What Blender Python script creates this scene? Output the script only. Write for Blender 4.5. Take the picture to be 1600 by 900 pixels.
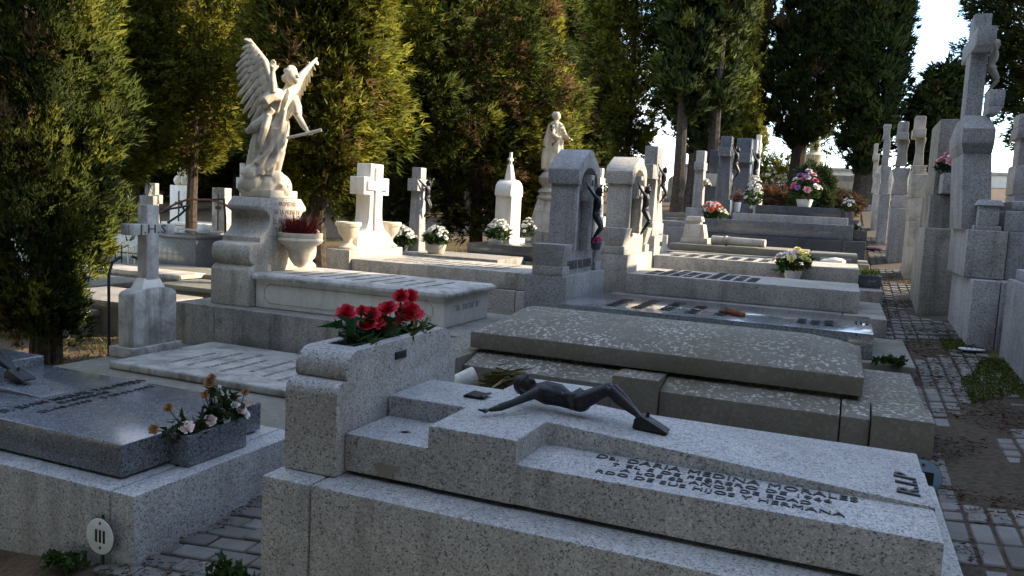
import bpy, bmesh, math, random
import numpy as np
from mathutils import Vector, Matrix, noise as mnoise
random.seed(7)
rng = np.random.default_rng(11)
for o in list(bpy.data.objects):
    bpy.data.objects.remove(o)
scene = bpy.context.scene
C = scene.collection
R = math.radians

# ------------------------------------------------------------------ camera
FPX = 1245.0                      # focal length in photograph pixels (1600 wide)
YAW, PITCH, ROLL = R(-22.4), R(5.9), R(2.9)
EYE = np.array([0.0, 0.0, 1.62])
_f = np.array([math.sin(YAW)*math.cos(PITCH), math.cos(YAW)*math.cos(PITCH), -math.sin(PITCH)])
_r = np.array([math.cos(YAW), -math.sin(YAW), 0.0])
_u = np.cross(_r, _f)
_r2 = math.cos(ROLL)*_r + math.sin(ROLL)*_u
_u2 = -math.sin(ROLL)*_r + math.cos(ROLL)*_u
cam_data = bpy.data.cameras.new('camera')
cam = bpy.data.objects.new('camera', cam_data)
C.objects.link(cam)
cam_data.sensor_width = 36.0
cam_data.lens = FPX/1600*36.0
cam_data.clip_start = 0.05
cam_data.clip_end = 2000
m = Matrix.Identity(4)
for i in range(3):
    m[i][0] = _r2[i]; m[i][1] = _u2[i]; m[i][2] = -_f[i]; m[i][3] = EYE[i]
cam.matrix_world = m
scene.camera = cam

# ------------------------------------------------------------------ sky and sun
SUN_AZ = math.atan2(0.88, 0.475)           # clockwise from +Y
SUN_EL = R(27)
world = bpy.data.worlds.new('World')
scene.world = world
world.use_nodes = True
wn = world.node_tree; wn.nodes.clear()
def wnode(t, **k):
    n = wn.nodes.new(t)
    for a, b in k.items(): setattr(n, a, b)
    return n
sky = wnode('ShaderNodeTexSky', sky_type='NISHITA', sun_disc=False, sun_elevation=SUN_EL,
            sun_rotation=SUN_AZ, altitude=600, air_density=1.0, dust_density=0.4, ozone_density=1.4)
tc = wnode('ShaderNodeTexCoord')
mp = wnode('ShaderNodeMapping'); mp.inputs['Scale'].default_value = (1.0, 1.0, 2.4)
mp.inputs['Location'].default_value = (0.35, 0.1, 0.2)
nz = wnode('ShaderNodeTexNoise'); nz.inputs['Scale'].default_value = 2.6
nz.inputs['Detail'].default_value = 9; nz.inputs['Roughness'].default_value = 0.6
nz.inputs['Distortion'].default_value = 0.35
rp = wnode('ShaderNodeValToRGB')
rp.color_ramp.elements[0].position = 0.47; rp.color_ramp.elements[1].position = 0.72
mx = wnode('ShaderNodeMix', data_type='RGBA')
mx.inputs[7].default_value = (7.0, 7.1, 7.3, 1)
bg = wnode('ShaderNodeBackground'); bg.inputs['Strength'].default_value = 0.15
out = wnode('ShaderNodeOutputWorld')
L = wn.links.new
L(tc.outputs['Generated'], mp.inputs['Vector']); L(mp.outputs['Vector'], nz.inputs['Vector'])
L(nz.outputs[0], rp.inputs[0]); L(rp.outputs[0], mx.inputs[0]); L(sky.outputs[0], mx.inputs[6])
L(mx.outputs[2], bg.inputs['Color']); L(bg.outputs[0], out.inputs[0])

sun_data = bpy.data.lights.new('sun', 'SUN')
sun_data.energy = 3.5; sun_data.angle = R(0.55); sun_data.color = (1.0, 0.82, 0.58)
sun = bpy.data.objects.new('sun', sun_data); C.objects.link(sun)
to_sun = Vector((math.sin(SUN_AZ)*math.cos(SUN_EL), math.cos(SUN_AZ)*math.cos(SUN_EL), math.sin(SUN_EL)))
sun.rotation_euler = to_sun.to_track_quat('Z', 'Y').to_euler()
sun.location = (20, 10, 30)
scene.view_settings.view_transform = 'Standard'
scene.view_settings.look = 'None'
scene.view_settings.gamma = 1.0
scene.view_settings.use_curve_mapping = False
scene.view_settings.exposure = 1.85
scene.render.engine = 'CYCLES'

# ------------------------------------------------------------------ terrain and pixel helpers
def gz(x, y):
    xs = x
    if x > 1.3: xs = 1.3 + (x-1.3)*0.15
    elif x < -6: xs = -6 + (max(x, -40)+6)*0.42
    if y < 8: zy = 0.06*(y-4.15)
    elif y < 50: zy = 0.231 + 0.075*(y-8)
    else: zy = 0.231 + 0.075*42 + 0.01*(y-50)
    return 0.55 + zy + 0.1*(xs-0.5)
def ray(px, py):
    return _r2*((px-800)/FPX) + _u2*((450-py)/FPX) + _f
def onz(px, py, z):
    d = ray(px, py); return EYE + d*((z-EYE[2])/d[2])
def ony(px, py, y):
    d = ray(px, py); return EYE + d*(y/d[1])
def onx(px, py, x):
    d = ray(px, py); return EYE + d*(x/d[0])
def ong(px, py):
    d = ray(px, py); a, b = 1.0, 1.0
    while b < 200:
        p = EYE + d*b
        if p[2] < gz(p[0], p[1]): break
        a = b; b += 0.5
    for _ in range(30):
        c = (a+b)/2; p = EYE + d*c
        if p[2] < gz(p[0], p[1]): b = c
        else: a = c
    return EYE + d*a
def ppm(p):                                # photograph pixels per metre at a point
    return FPX/float(np.dot(np.array(p)-EYE, _f))

# ------------------------------------------------------------------ materials
MATS = {}
class NT:
    def __init__(s, name):
        s.m = bpy.data.materials.new(name); s.m.use_nodes = True
        s.t = s.m.node_tree; s.t.nodes.clear()
        s.out = s.t.nodes.new('ShaderNodeOutputMaterial')
        s.b = s.t.nodes.new('ShaderNodeBsdfPrincipled')
        s.t.links.new(s.b.outputs[0], s.out.inputs[0])
        s.geo = s.t.nodes.new('ShaderNodeNewGeometry')
        s.pos = s.geo.outputs['Position']
        MATS[name] = s.m
    def set(s, sock, v):
        if hasattr(v, 'is_linked'): s.t.links.new(v, sock)
        elif isinstance(v, (tuple, list)) and len(v) == 3 and sock.type == 'RGBA': sock.default_value = (*v, 1)
        else: sock.default_value = v
    def node(s, t, ins=None, **k):
        n = s.t.nodes.new(t)
        for a, b in k.items(): setattr(n, a, b)
        for a, b in (ins or {}).items(): s.set(n.inputs[a], b)
        return n
    def vec(s, scale, src=None):
        return s.node('ShaderNodeMapping', {'Vector': src or s.pos, 'Scale': scale}).outputs[0]
    def noise(s, scale, detail=4, rough=0.55, vec=None, dist=0):
        return s.node('ShaderNodeTexNoise', {'Vector': vec or s.pos, 'Scale': scale, 'Detail': detail, 'Roughness': rough, 'Distortion': dist}).outputs[0]
    def vor(s, scale, vec=None, out='Color', feature='F1'):
        return s.node('ShaderNodeTexVoronoi', {'Vector': vec or s.pos, 'Scale': scale}, feature=feature).outputs[out]
    def ramp(s, fac, stops, interp='LINEAR'):
        n = s.node('ShaderNodeValToRGB', {0: fac}); e = n.color_ramp.elements
        n.color_ramp.interpolation = interp
        while len(e) < len(stops): e.new(0.5)
        for el, (p, c) in zip(e, stops):
            el.position = p
            el.color = (c, c, c, 1) if isinstance(c, (int, float)) else (*c, 1)
        return n.outputs[0]
    def mix(s, fac, a, b, mode='MIX'):
        n = s.node('ShaderNodeMix', data_type='RGBA', blend_type=mode)
        s.set(n.inputs[0], fac); s.set(n.inputs[6], a); s.set(n.inputs[7], b)
        return n.outputs[2]
    def math(s, op, a, b=0.0):
        n = s.node('ShaderNodeMath', operation=op); s.set(n.inputs[0], a); s.set(n.inputs[1], b); return n.outputs[0]
    def up(s, lo=0.5, hi=0.9):
        n = s.node('ShaderNodeSeparateXYZ', {0: s.geo.outputs['True Normal']})
        return s.ramp(n.outputs[2], [(lo, 0.0), (hi, 1.0)])
    def bump(s, h, strength=0.3, dist=0.01):
        n = s.node('ShaderNodeBump', {'Height': h, 'Strength': strength, 'Distance': dist})
        s.t.links.new(n.outputs[0], s.b.inputs['Normal'])
    def fin(s, col, rough=0.7, spec=0.4, metal=0.0):
        s.set(s.b.inputs['Base Color'], col); s.set(s.b.inputs['Roughness'], rough)
        s.b.inputs['Specular IOR Level'].default_value = spec; s.b.inputs['Metallic'].default_value = metal
        return s.m
def granite(name, dark, mid, light, scale=170, rough=0.62, grime=(0.13, 0.115, 0.09), gam=0.45, streak=0.35, spec=0.4, pdark=0.27, plight=0.72):
    n = NT(name)
    v = n.node('ShaderNodeSeparateColor', {0: n.vor(scale)}).outputs[0]
    v2 = n.node('ShaderNodeSeparateColor', {0: n.vor(scale*0.55)}).outputs[1]
    vv = n.math('ADD', n.math('MULTIPLY', v, 0.7), n.math('MULTIPLY', v2, 0.3))
    c = n.ramp(vv, [(pdark-0.12, dark), (pdark+0.06, mid), (plight-0.04, mid), (plight+0.12, light)])
    big = n.ramp(n.noise(1.7, 6, 0.65), [(0.3, 0.72), (0.7, 1.1)])
    c = n.mix(1.0, c, big, 'MULTIPLY')
    oi = n.node('ShaderNodeObjectInfo').outputs['Random']
    c = n.mix(1.0, c, n.ramp(oi, [(0.0, (.86, .86, .88)), (.5, (1.0, .99, .97)), (1.0, (1.1, 1.08, 1.03))]), 'MULTIPLY')
    g = n.ramp(n.noise(3.3, 8, 0.7, dist=0.4), [(0.5, 0.0), (0.72, 1.0)])
    c = n.mix(n.math('MULTIPLY', g, gam), c, grime)
    st = n.ramp(n.noise(1.0, 5, 0.6, vec=n.vec((9, 9, 0.8))), [(0.5, 0.0), (0.75, 1.0)])
    side = n.math('SUBTRACT', 1.0, n.up(0.3, 0.7))
    c = n.mix(n.math('MULTIPLY', n.math('MULTIPLY', st, side), streak), c, (grime[0]*0.8, grime[1]*0.8, grime[2]*0.8))
    dust = n.ramp(n.noise(2.3, 9, 0.75, dist=0.8), [(0.47, 0.0), (0.68, 1.0)])
    c = n.mix(n.math('MULTIPLY', n.math('MULTIPLY', dust, n.up()), gam*0.8), c, tuple(x*0.55 for x in mid))
    n.bump(n.math('ADD', vv, n.math('ADD', n.math('MULTIPLY', n.noise(40, 5), 0.8), n.math('MULTIPLY', n.noise(6, 4), 2.0))), 0.25, 0.005)
    rr = n.ramp(n.noise(5, 5), [(0.3, max(0.05, rough-0.1)), (0.7, min(1, rough+0.12))])
    return n.fin(c, rr, spec)
def lichenstone(name, base, pale, amount=0.55, scale=22, moss=(0.09, 0.085, 0.045)):
    n = NT(name)
    c = n.mix(n.ramp(n.noise(4, 8, 0.7), [(0.35, 0.0), (0.7, 1.0)]), base, tuple(v*0.55 for v in base))
    c = n.mix(n.math('MULTIPLY', n.ramp(n.noise(1.9, 6, 0.6), [(0.5, 0), (0.7, 1)]), 0.6), c, moss)
    c = n.mix(n.math('MULTIPLY', n.noise(150, 2), 0.35), c, tuple(min(1, v*1.9) for v in base))
    d = n.node('ShaderNodeTexVoronoi', {'Vector': n.mix(0.06, n.pos, n.node('ShaderNodeTexNoise', {'Vector': n.pos, 'Scale': 30.0}).outputs[1], 'ADD'), 'Scale': float(scale)}).outputs[0]
    sp = n.ramp(n.math('ADD', n.math('MULTIPLY', d, 0.6), n.math('ADD', 0.5, n.math('MULTIPLY', n.noise(110, 8, 0.85), -0.8))), [(0.25, 1.0), (0.35, 0.0)])
    area = n.ramp(n.noise(2.2, 6, 0.7), [(0.38, 0.15), (0.58, 1.0)])
    f = n.math('MULTIPLY', n.math('MULTIPLY', sp, area), n.math('MULTIPLY', n.math('ADD', n.math('MULTIPLY', n.up(), 0.85), 0.15), amount))
    c = n.mix(f, c, pale)
    n.bump(n.math('ADD', n.noise(60, 6, 0.7), n.math('MULTIPLY', sp, 0.3)), 0.5, 0.006)
    return n.fin(c, 0.88, 0.25)
def marble(name, base, grime, amt=0.5, vein=0.25, rough=0.5):
    n = NT(name)
    v = n.ramp(n.noise(3, 8, 0.7, dist=2.0), [(0.44, 0), (0.5, 1), (0.56, 0)])
    c = n.mix(n.math('MULTIPLY', v, vein), base, tuple(x*0.55 for x in base))
    g = n.ramp(n.noise(4.5, 8, 0.72, dist=0.6), [(0.42, 0.0), (0.68, 1.0)])
    c = n.mix(n.math('MULTIPLY', g, amt), c, grime)
    st = n.ramp(n.noise(1.0, 6, 0.6, vec=n.vec((14, 14, 1.2))), [(0.5, 0.0), (0.72, 1.0)])
    c = n.mix(n.math('MULTIPLY', n.math('MULTIPLY', st, n.math('SUBTRACT', 1.0, n.up(0.3, 0.7))), amt*0.8), c, tuple(x*0.7 for x in grime))
    n.bump(n.noise(55, 6, 0.65), 0.18, 0.004)
    return n.fin(c, rough, 0.4)
def plain(name, col, rough=0.7, var=0.25, scale=20, spec=0.35, metal=0.0, bump=0.15):
    n = NT(name)
    c = n.mix(n.ramp(n.noise(scale, 5), [(0.3, 0.0), (0.7, 1.0)]), tuple(v*(1-var) for v in col), tuple(min(1, v*(1+var)) for v in col))
    if bump: n.bump(n.noise(scale*3, 4), bump, 0.004)
    return n.fin(c, rough, spec, metal)
granite('granite_grey', (0.11, 0.113, 0.118), (0.385, 0.39, 0.4), (0.56, 0.565, 0.57), 210, 0.6, gam=0.3, streak=0.5, pdark=.27)
granite('granite_blue', (0.02, 0.023, 0.03), (0.125, 0.14, 0.17), (0.26, 0.285, 0.32), 220, 0.2, gam=0.08, streak=0.1, spec=0.5)
granite('granite_dark', (0.015, 0.017, 0.022), (0.06, 0.07, 0.09), (0.12, 0.135, 0.16), 200, 0.3, gam=0.12, streak=0.15, spec=0.5)
granite('granite_mirror', (0.03, 0.033, 0.04), (0.21, 0.23, 0.26), (0.33, 0.355, 0.39), 200, 0.14, gam=0.5, streak=0.2, spec=0.7)
granite('granite_warm', (0.16, 0.15, 0.135), (0.43, 0.415, 0.38), (0.55, 0.535, 0.5), 180, 0.75, grime=(0.1, 0.09, 0.07), gam=0.5, streak=0.5)
granite('granite_old', (0.11, 0.105, 0.095), (0.31, 0.295, 0.27), (0.42, 0.405, 0.375), 180, 0.8, grime=(0.06, 0.055, 0.042), gam=0.75, streak=0.7)
granite('granite_base', (0.13, 0.13, 0.132), (0.33, 0.33, 0.335), (0.46, 0.46, 0.47), 180, 0.8, grime=(0.11, 0.1, 0.08), gam=0.5, streak=0.55)
lichenstone('lichen_stone', (0.165, 0.153, 0.128), (0.55, 0.54, 0.48), .8, 34)
lichenstone('mossy_concrete', (0.2, 0.19, 0.16), (0.42, 0.41, 0.36), 0.3, 14, moss=(0.1, 0.1, 0.05))
marble('marble_white', (0.74, 0.72, 0.67), (0.3, 0.27, 0.21), 0.3, 0.12)
marble('marble_cream', (0.7, 0.62, 0.48), (0.24, 0.2, 0.14), 0.55, 0.1, 0.6)
marble('marble_old', (0.55, 0.54, 0.51), (0.15, 0.14, 0.12), 0.9, 0.2, 0.7)
marble('marble_slab', (0.42, 0.41, 0.38), (0.12, 0.11, 0.09), 0.95, 0.2, 0.7)
marble('limestone', (0.5, 0.47, 0.41), (0.16, 0.14, 0.11), 0.7, 0.1, 0.8)
def bronze_mat():
    n = NT('bronze')
    c = n.mix(n.ramp(n.noise(45, 7, .7), [(.52, 0), (.72, 1)]), (.02, .021, .025), (.05, .065, .06))
    n.bump(n.noise(90, 6, .7), .35, .004)
    n.fin(c, n.ramp(n.noise(25), [(.3, .35), (.7, .6)]), .5, .5)
bronze_mat()
plain('black_paint', (0.012, 0.012, 0.013), 0.5, 0.3, 30)
plain('letter_grey', (0.06, 0.06, 0.06), 0.7, 0.3, 30)
plain('letter_shallow', (0.24, 0.23, 0.2), 0.8, 0.3, 30)
plain('letter_brown', (0.2, 0.1, 0.06), 0.8, 0.3, 30)
plain('rust', (0.17, 0.07, 0.035), 0.85, 0.5, 25)
plain('iron', (0.02, 0.02, 0.021), 0.6, 0.3, 25)
plain('enamel_white', (0.62, 0.66, 0.68), 0.35, 0.12, 30)
plain('enamel_blue', (0.16, 0.27, 0.38), 0.4, 0.15, 30)
plain('terracotta', (0.36, 0.15, 0.08), 0.8, 0.25, 25)
plain('soil', (0.06, 0.045, 0.03), 0.95, 0.5, 40)
plain('bark', (0.06, 0.047, 0.037), 0.95, 0.5, 14, 0.2, 0, 0.6)
plain('dead_wood', (0.3, 0.22, 0.14), 0.9, 0.35, 20)
plain('plastic_clear', (0.5, 0.5, 0.46), 0.3, 0.2, 40)
plain('paper', (0.7, 0.69, 0.65), 0.7, 0.1, 30)
plain('plaster', (0.7, 0.66, 0.58), 0.9, 0.12, 4)
plain('ribbon', (0.06, 0.012, 0.035), 0.5, 0.3, 30)
for nm, col in dict(petal_red=(0.5, 0.012, 0.03), petal_white=(0.78, 0.76, 0.7), petal_pink=(0.7, 0.32, 0.36), petal_pale=(0.75, 0.6, 0.56),
                    petal_yellow=(0.78, 0.72, 0.26), petal_magenta=(0.62, 0.06, 0.25), petal_purple=(0.3, 0.15, 0.42), petal_dry=(0.3, 0.16, 0.07),
                    petal_orange=(0.65, 0.2, 0.09), heather=(0.2, 0.025, 0.03)).items():
    plain(nm, col, 0.6, 0.22, 60, 0.25, 0, 0)
def leafmat(name, trans=0.18, rough=0.55):
    n = NT(name)
    a = n.node('ShaderNodeAttribute', attribute_name='tint')
    n.fin(a.outputs['Color'], 0.8, 0.08)
    tr = n.node('ShaderNodeBsdfTranslucent', {'Color': n.mix(1.0, a.outputs['Color'], (1.3, 1.25, 0.6), 'MULTIPLY')})
    ms = n.node('ShaderNodeMixShader', {0: trans, 1: n.b.outputs[0], 2: tr.outputs[0]})
    n.t.links.new(ms.outputs[0], n.out.inputs[0])
leafmat('foliage')
def ground_mat():
    n = NT('ground')
    dirt = n.mix(n.ramp(n.noise(9, 8, 0.7), [(0.35, 0.0), (0.65, 1.0)]), (0.055, 0.042, 0.03), (0.16, 0.125, 0.085))
    needles = n.mix(n.ramp(n.noise(60, 5, 0.75, vec=n.vec((1, 0.35, 1))), [(0.45, 0), (0.6, 1)]), dirt, (0.19, 0.11, 0.06))
    moss = n.mix(n.noise(30, 5), (0.045, 0.06, 0.012), (0.11, 0.125, 0.03))
    mm = n.ramp(n.noise(1.3, 6, 0.65, dist=0.3), [(0.52, 0.0), (0.62, 1.0)])
    c = n.mix(n.math('MULTIPLY', mm, 0.8), needles, moss)
    st = n.ramp(n.vor(38, out='Distance'), [(0.12, 1.0), (0.2, 0.0)])
    c = n.mix(n.math('MULTIPLY', st, n.ramp(n.noise(5), [(0.5, 0), (0.65, 0.8)])), c, (0.27, 0.24, 0.2))
    n.bump(n.math('ADD', n.noise(35, 8, 0.7), n.math('MULTIPLY', st, 0.3)), 0.8, 0.03)
    n.fin(c, 0.95, 0.2)
ground_mat()
def pave_mat():
    n = NT('paving')
    info = n.node('ShaderNodeObjectInfo').outputs['Random']
    c = n.ramp(info, [(0.0, (0.12, 0.115, 0.105)), (0.5, (0.165, 0.16, 0.148)), (1.0, (0.21, 0.205, 0.19))])
    g = n.ramp(n.noise(5, 8, 0.7), [(0.4, 0.0), (0.7, 1.0)])
    c = n.mix(n.math('MULTIPLY', g, 0.75), c, (0.09, 0.078, 0.058))
    n.bump(n.noise(70, 6, 0.7), 0.5, 0.006)
    n.fin(c, n.ramp(n.noise(4, 5), [(.35, .45), (.65, .85)]), 0.4)
pave_mat()

for _m in ('granite_mirror', 'granite_blue', 'granite_dark'):
    _b = [x for x in MATS[_m].node_tree.nodes if x.type == 'BSDF_PRINCIPLED'][0]
    _b.inputs['Coat Weight'].default_value = 1.0 if _m == 'granite_mirror' else 0.6; _b.inputs['Coat Roughness'].default_value = 0.1
# ------------------------------------------------------------------ object helpers
def tag(o, label=None, cat=None, group=None, kind=None):
    if label: o['label'] = label
    if cat: o['category'] = cat
    if group: o['group'] = group
    if kind: o['kind'] = kind
    return o
def thing(name, label, cat, loc, group=None, rotz=0.0):
    o = bpy.data.objects.new(name, None); C.objects.link(o)
    o.empty_display_size = 0.1
    o.location = loc; o.rotation_euler = (0, 0, rotz)
    return tag(o, label, cat, group)
def rootof(o):
    while o.parent is not None: o = o.parent
    return o
def link_mesh(name, me, mat, parent=None, loc=None):
    if mat: me.materials.clear(); me.materials.append(MATS[mat])
    o = bpy.data.objects.new(name, me); C.objects.link(o)
    if parent is not None: o.parent = parent
    if loc is not None: o.location = loc
    return o
class MB:
    """collects shapes in world coordinates; build() makes one mesh object, local to its thing"""
    def __init__(s): s.v = []; s.f = []
    def add(s, vs, fs):
        b = len(s.v); s.v += [tuple(map(float, q)) for q in vs]; s.f += [tuple(b+i for i in q) for q in fs]; return s
    def box(s, x0, x1, y0, y1, z0, z1):
        return s.add([(x0, y0, z0), (x1, y0, z0), (x1, y1, z0), (x0, y1, z0), (x0, y0, z1), (x1, y0, z1), (x1, y1, z1), (x0, y1, z1)],
                     [(3, 2, 1, 0), (4, 5, 6, 7), (0, 1, 5, 4), (1, 2, 6, 5), (2, 3, 7, 6), (3, 0, 4, 7)])
    def frust(s, x0, x1, y0, y1, z0, a0, a1, b0, b1, z1):
        return s.add([(x0, y0, z0), (x1, y0, z0), (x1, y1, z0), (x0, y1, z0), (a0, b0, z1), (a1, b0, z1), (a1, b1, z1), (a0, b1, z1)],
                     [(3, 2, 1, 0), (4, 5, 6, 7), (0, 1, 5, 4), (1, 2, 6, 5), (2, 3, 7, 6), (3, 0, 4, 7)])
    def prism(s, poly, axis, a, b):
        """poly of (p, q): axis x -> (y, z); axis y -> (x, z); axis z -> (x, y)"""
        mk = {'x': lambda p, t: (t, p[0], p[1]), 'y': lambda p, t: (p[0], t, p[1]), 'z': lambda p, t: (p[0], p[1], t)}[axis]
        n = len(poly); vs = [mk(p, a) for p in poly] + [mk(p, b) for p in poly]
        fs = [tuple(range(n))[::-1], tuple(range(n, 2*n))] + [(i, (i+1) % n, n+(i+1) % n, n+i) for i in range(n)]
        return s.add(vs, fs)
    def lathe(s, prof, cx, cy, z0=0.0, n=20, sx=1, sy=1):
        vs = []; fs = []
        for r, z in prof:
            for k in range(n):
                t = 2*math.pi*k/n; vs.append((cx+r*math.cos(t)*sx, cy+r*math.sin(t)*sy, z0+z))
        for i in range(len(prof)-1):
            for k in range(n):
                fs.append((i*n+k, i*n+(k+1) % n, (i+1)*n+(k+1) % n, (i+1)*n+k))
        fs.append(tuple(range(n))[::-1]); fs.append(tuple((len(prof)-1)*n+k for k in range(n)))
        return s.add(vs, fs)
    def tube(s, pts, rad, n=8):
        pts = [Vector(map(float, p)) for p in pts]
        if not hasattr(rad, '__len__'): rad = [rad]*len(pts)
        vs = []; fs = []
        for i, p in enumerate(pts):
            d = (pts[min(i+1, len(pts)-1)] - pts[max(i-1, 0)]).normalized()
            a = d.cross(Vector((0, 0, 1)) if abs(d.z) < 0.9 else Vector((1, 0, 0))).normalized(); b = d.cross(a)
            for k in range(n):
                t = 2*math.pi*k/n; q = p + (a*math.cos(t)+b*math.sin(t))*rad[i]; vs.append(tuple(q))
        for i in range(len(pts)-1):
            for k in range(n):
                fs.append((i*n+k, i*n+(k+1) % n, (i+1)*n+(k+1) % n, (i+1)*n+k))
        fs.append(tuple(range(n))[::-1]); fs.append(tuple((len(pts)-1)*n+k for k in range(n)))
        return s.add(vs, fs)
    def ball(s, c, r, n=10, m=7):
        if not hasattr(r, '__len__'): r = (r, r, r)
        vs = [(c[0], c[1], c[2]-r[2])]; fs = []
        for i in range(1, m):
            ph = math.pi*i/m - math.pi/2
            for k in range(n):
                t = 2*math.pi*k/n
                vs.append((c[0]+r[0]*math.cos(ph)*math.cos(t), c[1]+r[1]*math.cos(ph)*math.sin(t), c[2]+r[2]*math.sin(ph)))
        vs.append((c[0], c[1], c[2]+r[2])); e = len(vs)-1
        for k in range(n):
            fs.append((0, 1+(k+1) % n, 1+k)); fs.append((e, 1+(m-2)*n+k, 1+(m-2)*n+(k+1) % n))
            for i in range(m-2):
                fs.append((1+i*n+k, 1+i*n+(k+1) % n, 1+(i+1)*n+(k+1) % n, 1+(i+1)*n+k))
        return s.add(vs, fs)
    def mesh(s, name, bevel=0.0, seg=2, origin=(0, 0, 0), rough=0.0):
        bm = bmesh.new()
        bv = [bm.verts.new((x-origin[0], y-origin[1], z-origin[2])) for x, y, z in s.v]
        for f in s.f:
            try: bm.faces.new([bv[i] for i in f])
            except ValueError: pass
        bmesh.ops.recalc_face_normals(bm, faces=bm.faces)
        if bevel > 0:
            es = [e for e in bm.edges if len(e.link_faces) == 2 and e.calc_face_angle(0) > 0.6]
            bmesh.ops.bevel(bm, geom=es, offset=bevel, segments=seg, profile=0.6, affect='EDGES', clamp_overlap=True)
        me = bpy.data.meshes.new(name); bm.to_mesh(me); bm.free()
        me.polygons.foreach_set('use_smooth', [True]*len(me.polygons))
        me.set_sharp_from_angle(angle=R(38))
        return me
    def build(s, name, mat, parent=None, bevel=0.006, seg=2, kind=None):
        org = rootof(parent).location if parent is not None else (0, 0, 0)
        o = link_mesh(name, s.mesh(name, bevel, seg, org), mat, parent)
        if kind: o['kind'] = kind
        return o
def box(*a): return MB().box(*a)
def prism(*a): return MB().prism(*a)
FONT = None
def text_mesh(name, txt, size, depth=0.006, xs=1.0, bold=0.0):
    cu = bpy.data.curves.new(name, 'FONT'); cu.body = txt; cu.size = size; cu.extrude = depth; cu.offset = bold
    cu.resolution_u = 2; cu.space_character = 1.08
    o = bpy.data.objects.new(name, cu); C.objects.link(o)
    dg = bpy.context.evaluated_depsgraph_get()
    me = bpy.data.meshes.new_from_object(o.evaluated_get(dg)); bpy.data.objects.remove(o)
    me.name = name
    if xs != 1.0: me.transform(Matrix.Diagonal((xs, 1, 1, 1)))
    return me
def lettering(parent, txt, size, origin, xdir, ydir, mat='black_paint', depth=0.006, xs=1.0, bold=0.0, width=None, name='inscription'):
    me = text_mesh(name, txt, size, depth, xs, bold)
    if width:
        x = [v.co.x for v in me.vertices]; w = max(x)-min(x)
        me.transform(Matrix.Diagonal((width/w, 1, 1, 1)))
    X = Vector(xdir).normalized(); Y = Vector(ydir).normalized(); Z = X.cross(Y)
    rt = rootof(parent).location
    M4 = Matrix(((X.x, Y.x, Z.x, origin[0]-rt[0]), (X.y, Y.y, Z.y, origin[1]-rt[1]), (X.z, Y.z, Z.z, origin[2]-rt[2]), (0, 0, 0, 1)))
    words = split_words(me, X, Vector(M4.translation), size*0.2)
    for w in words: w.transform(M4); link_mesh(name, w, mat, parent)
    bpy.data.meshes.remove(me)
def split_words(me, X, O, gap):
    """one mesh for each word of a line of text"""
    iv = sorted((min(me.vertices[i].co.x for i in p.vertices), max(me.vertices[i].co.x for i in p.vertices)) for p in me.polygons)
    cl = []
    for a, b in iv:
        if cl and a - cl[-1][1] < gap: cl[-1][1] = max(cl[-1][1], b)
        else: cl.append([a, b])
    out = []
    for a, b in cl:
        ps = [p for p in me.polygons if a-1e-6 <= me.vertices[p.vertices[0]].co.x <= b+1e-6]
        idx = {}; vs = []; fs = []
        for p in ps:
            f = []
            for i in p.vertices:
                if i not in idx: idx[i] = len(vs); vs.append(tuple(me.vertices[i].co))
                f.append(idx[i])
            fs.append(f)
        w = bpy.data.meshes.new('inscription'); w.from_pydata(vs, [], fs); w.update(); out.append(w)
    return out
def worn_line(parent, origin, xdir, ydir, length, h, mat='letter_grey', seed=0, depth=0.004):
    """one line of worn metal or cut letters too far away to read: uneven upright strokes"""
    r = random.Random(seed); X = Vector(xdir); Y = Vector(ydir); Z = X.cross(Y); O = Vector(origin); t = 0.0
    mb = MB()
    while t < length:
        w = h*r.uniform(0.45, 0.8)
        if r.random() < 0.17: t += w*0.8; continue
        def bar(a, b, c, d):
            vs = [O+X*(t+x)+Y*y+Z*z for z in (-0.004, depth) for x, y in ((a, c), (b, c), (b, d), (a, d))]
            mb.add([tuple(v) for v in vs], [(3, 2, 1, 0), (4, 5, 6, 7), (0, 1, 5, 4), (1, 2, 6, 5), (2, 3, 7, 6), (3, 0, 4, 7)])
        bar(0, w*0.28, 0, h)
        k = r.random()
        if k < 0.6: bar(w*0.28, w, h*0.78, h)
        if k > 0.3: bar(w*0.28, w*0.9, h*0.02, h*0.2)
        if k > 0.45: bar(w*0.72, w, h*0.2, h*0.8)
        t += w*1.28
    return mb.build('inscription', mat, parent, bevel=0, kind='stuff')
def copy_tree(root, loc, rotz=None, scale=None, label=None, group=None):
    r = root.copy(); C.objects.link(r); r.location = loc
    if rotz is not None: r.rotation_euler = (0, 0, rotz)
    if scale is not None: r.scale = scale if hasattr(scale, '__len__') else (scale,)*3
    if label: r['label'] = label
    if group: r['group'] = group
    def rec(a, b):
        for ch in list(a.children):
            c = ch.copy(); C.objects.link(c); c.parent = b; rec(ch, c)
    rec(root, r); return r
def remesh_obj(name, mb, mat, parent, voxel, smooth=4):
    """fuse overlapping shapes into one continuous skin"""
    org = rootof(parent).location if parent is not None else (0, 0, 0)
    o = bpy.data.objects.new(name, mb.mesh(name, 0, 1, org)); C.objects.link(o)
    md = o.modifiers.new('r', 'REMESH'); md.mode = 'VOXEL'; md.voxel_size = voxel; md.use_smooth_shade = True
    if smooth:
        sm = o.modifiers.new('s', 'SMOOTH'); sm.iterations = smooth; sm.factor = 0.5
    dg = bpy.context.evaluated_depsgraph_get()
    me = bpy.data.meshes.new_from_object(o.evaluated_get(dg)); bpy.data.objects.remove(o)
    me.name = name
    me.polygons.foreach_set('use_smooth', [True]*len(me.polygons))
    return link_mesh(name, me, mat, parent)

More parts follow.
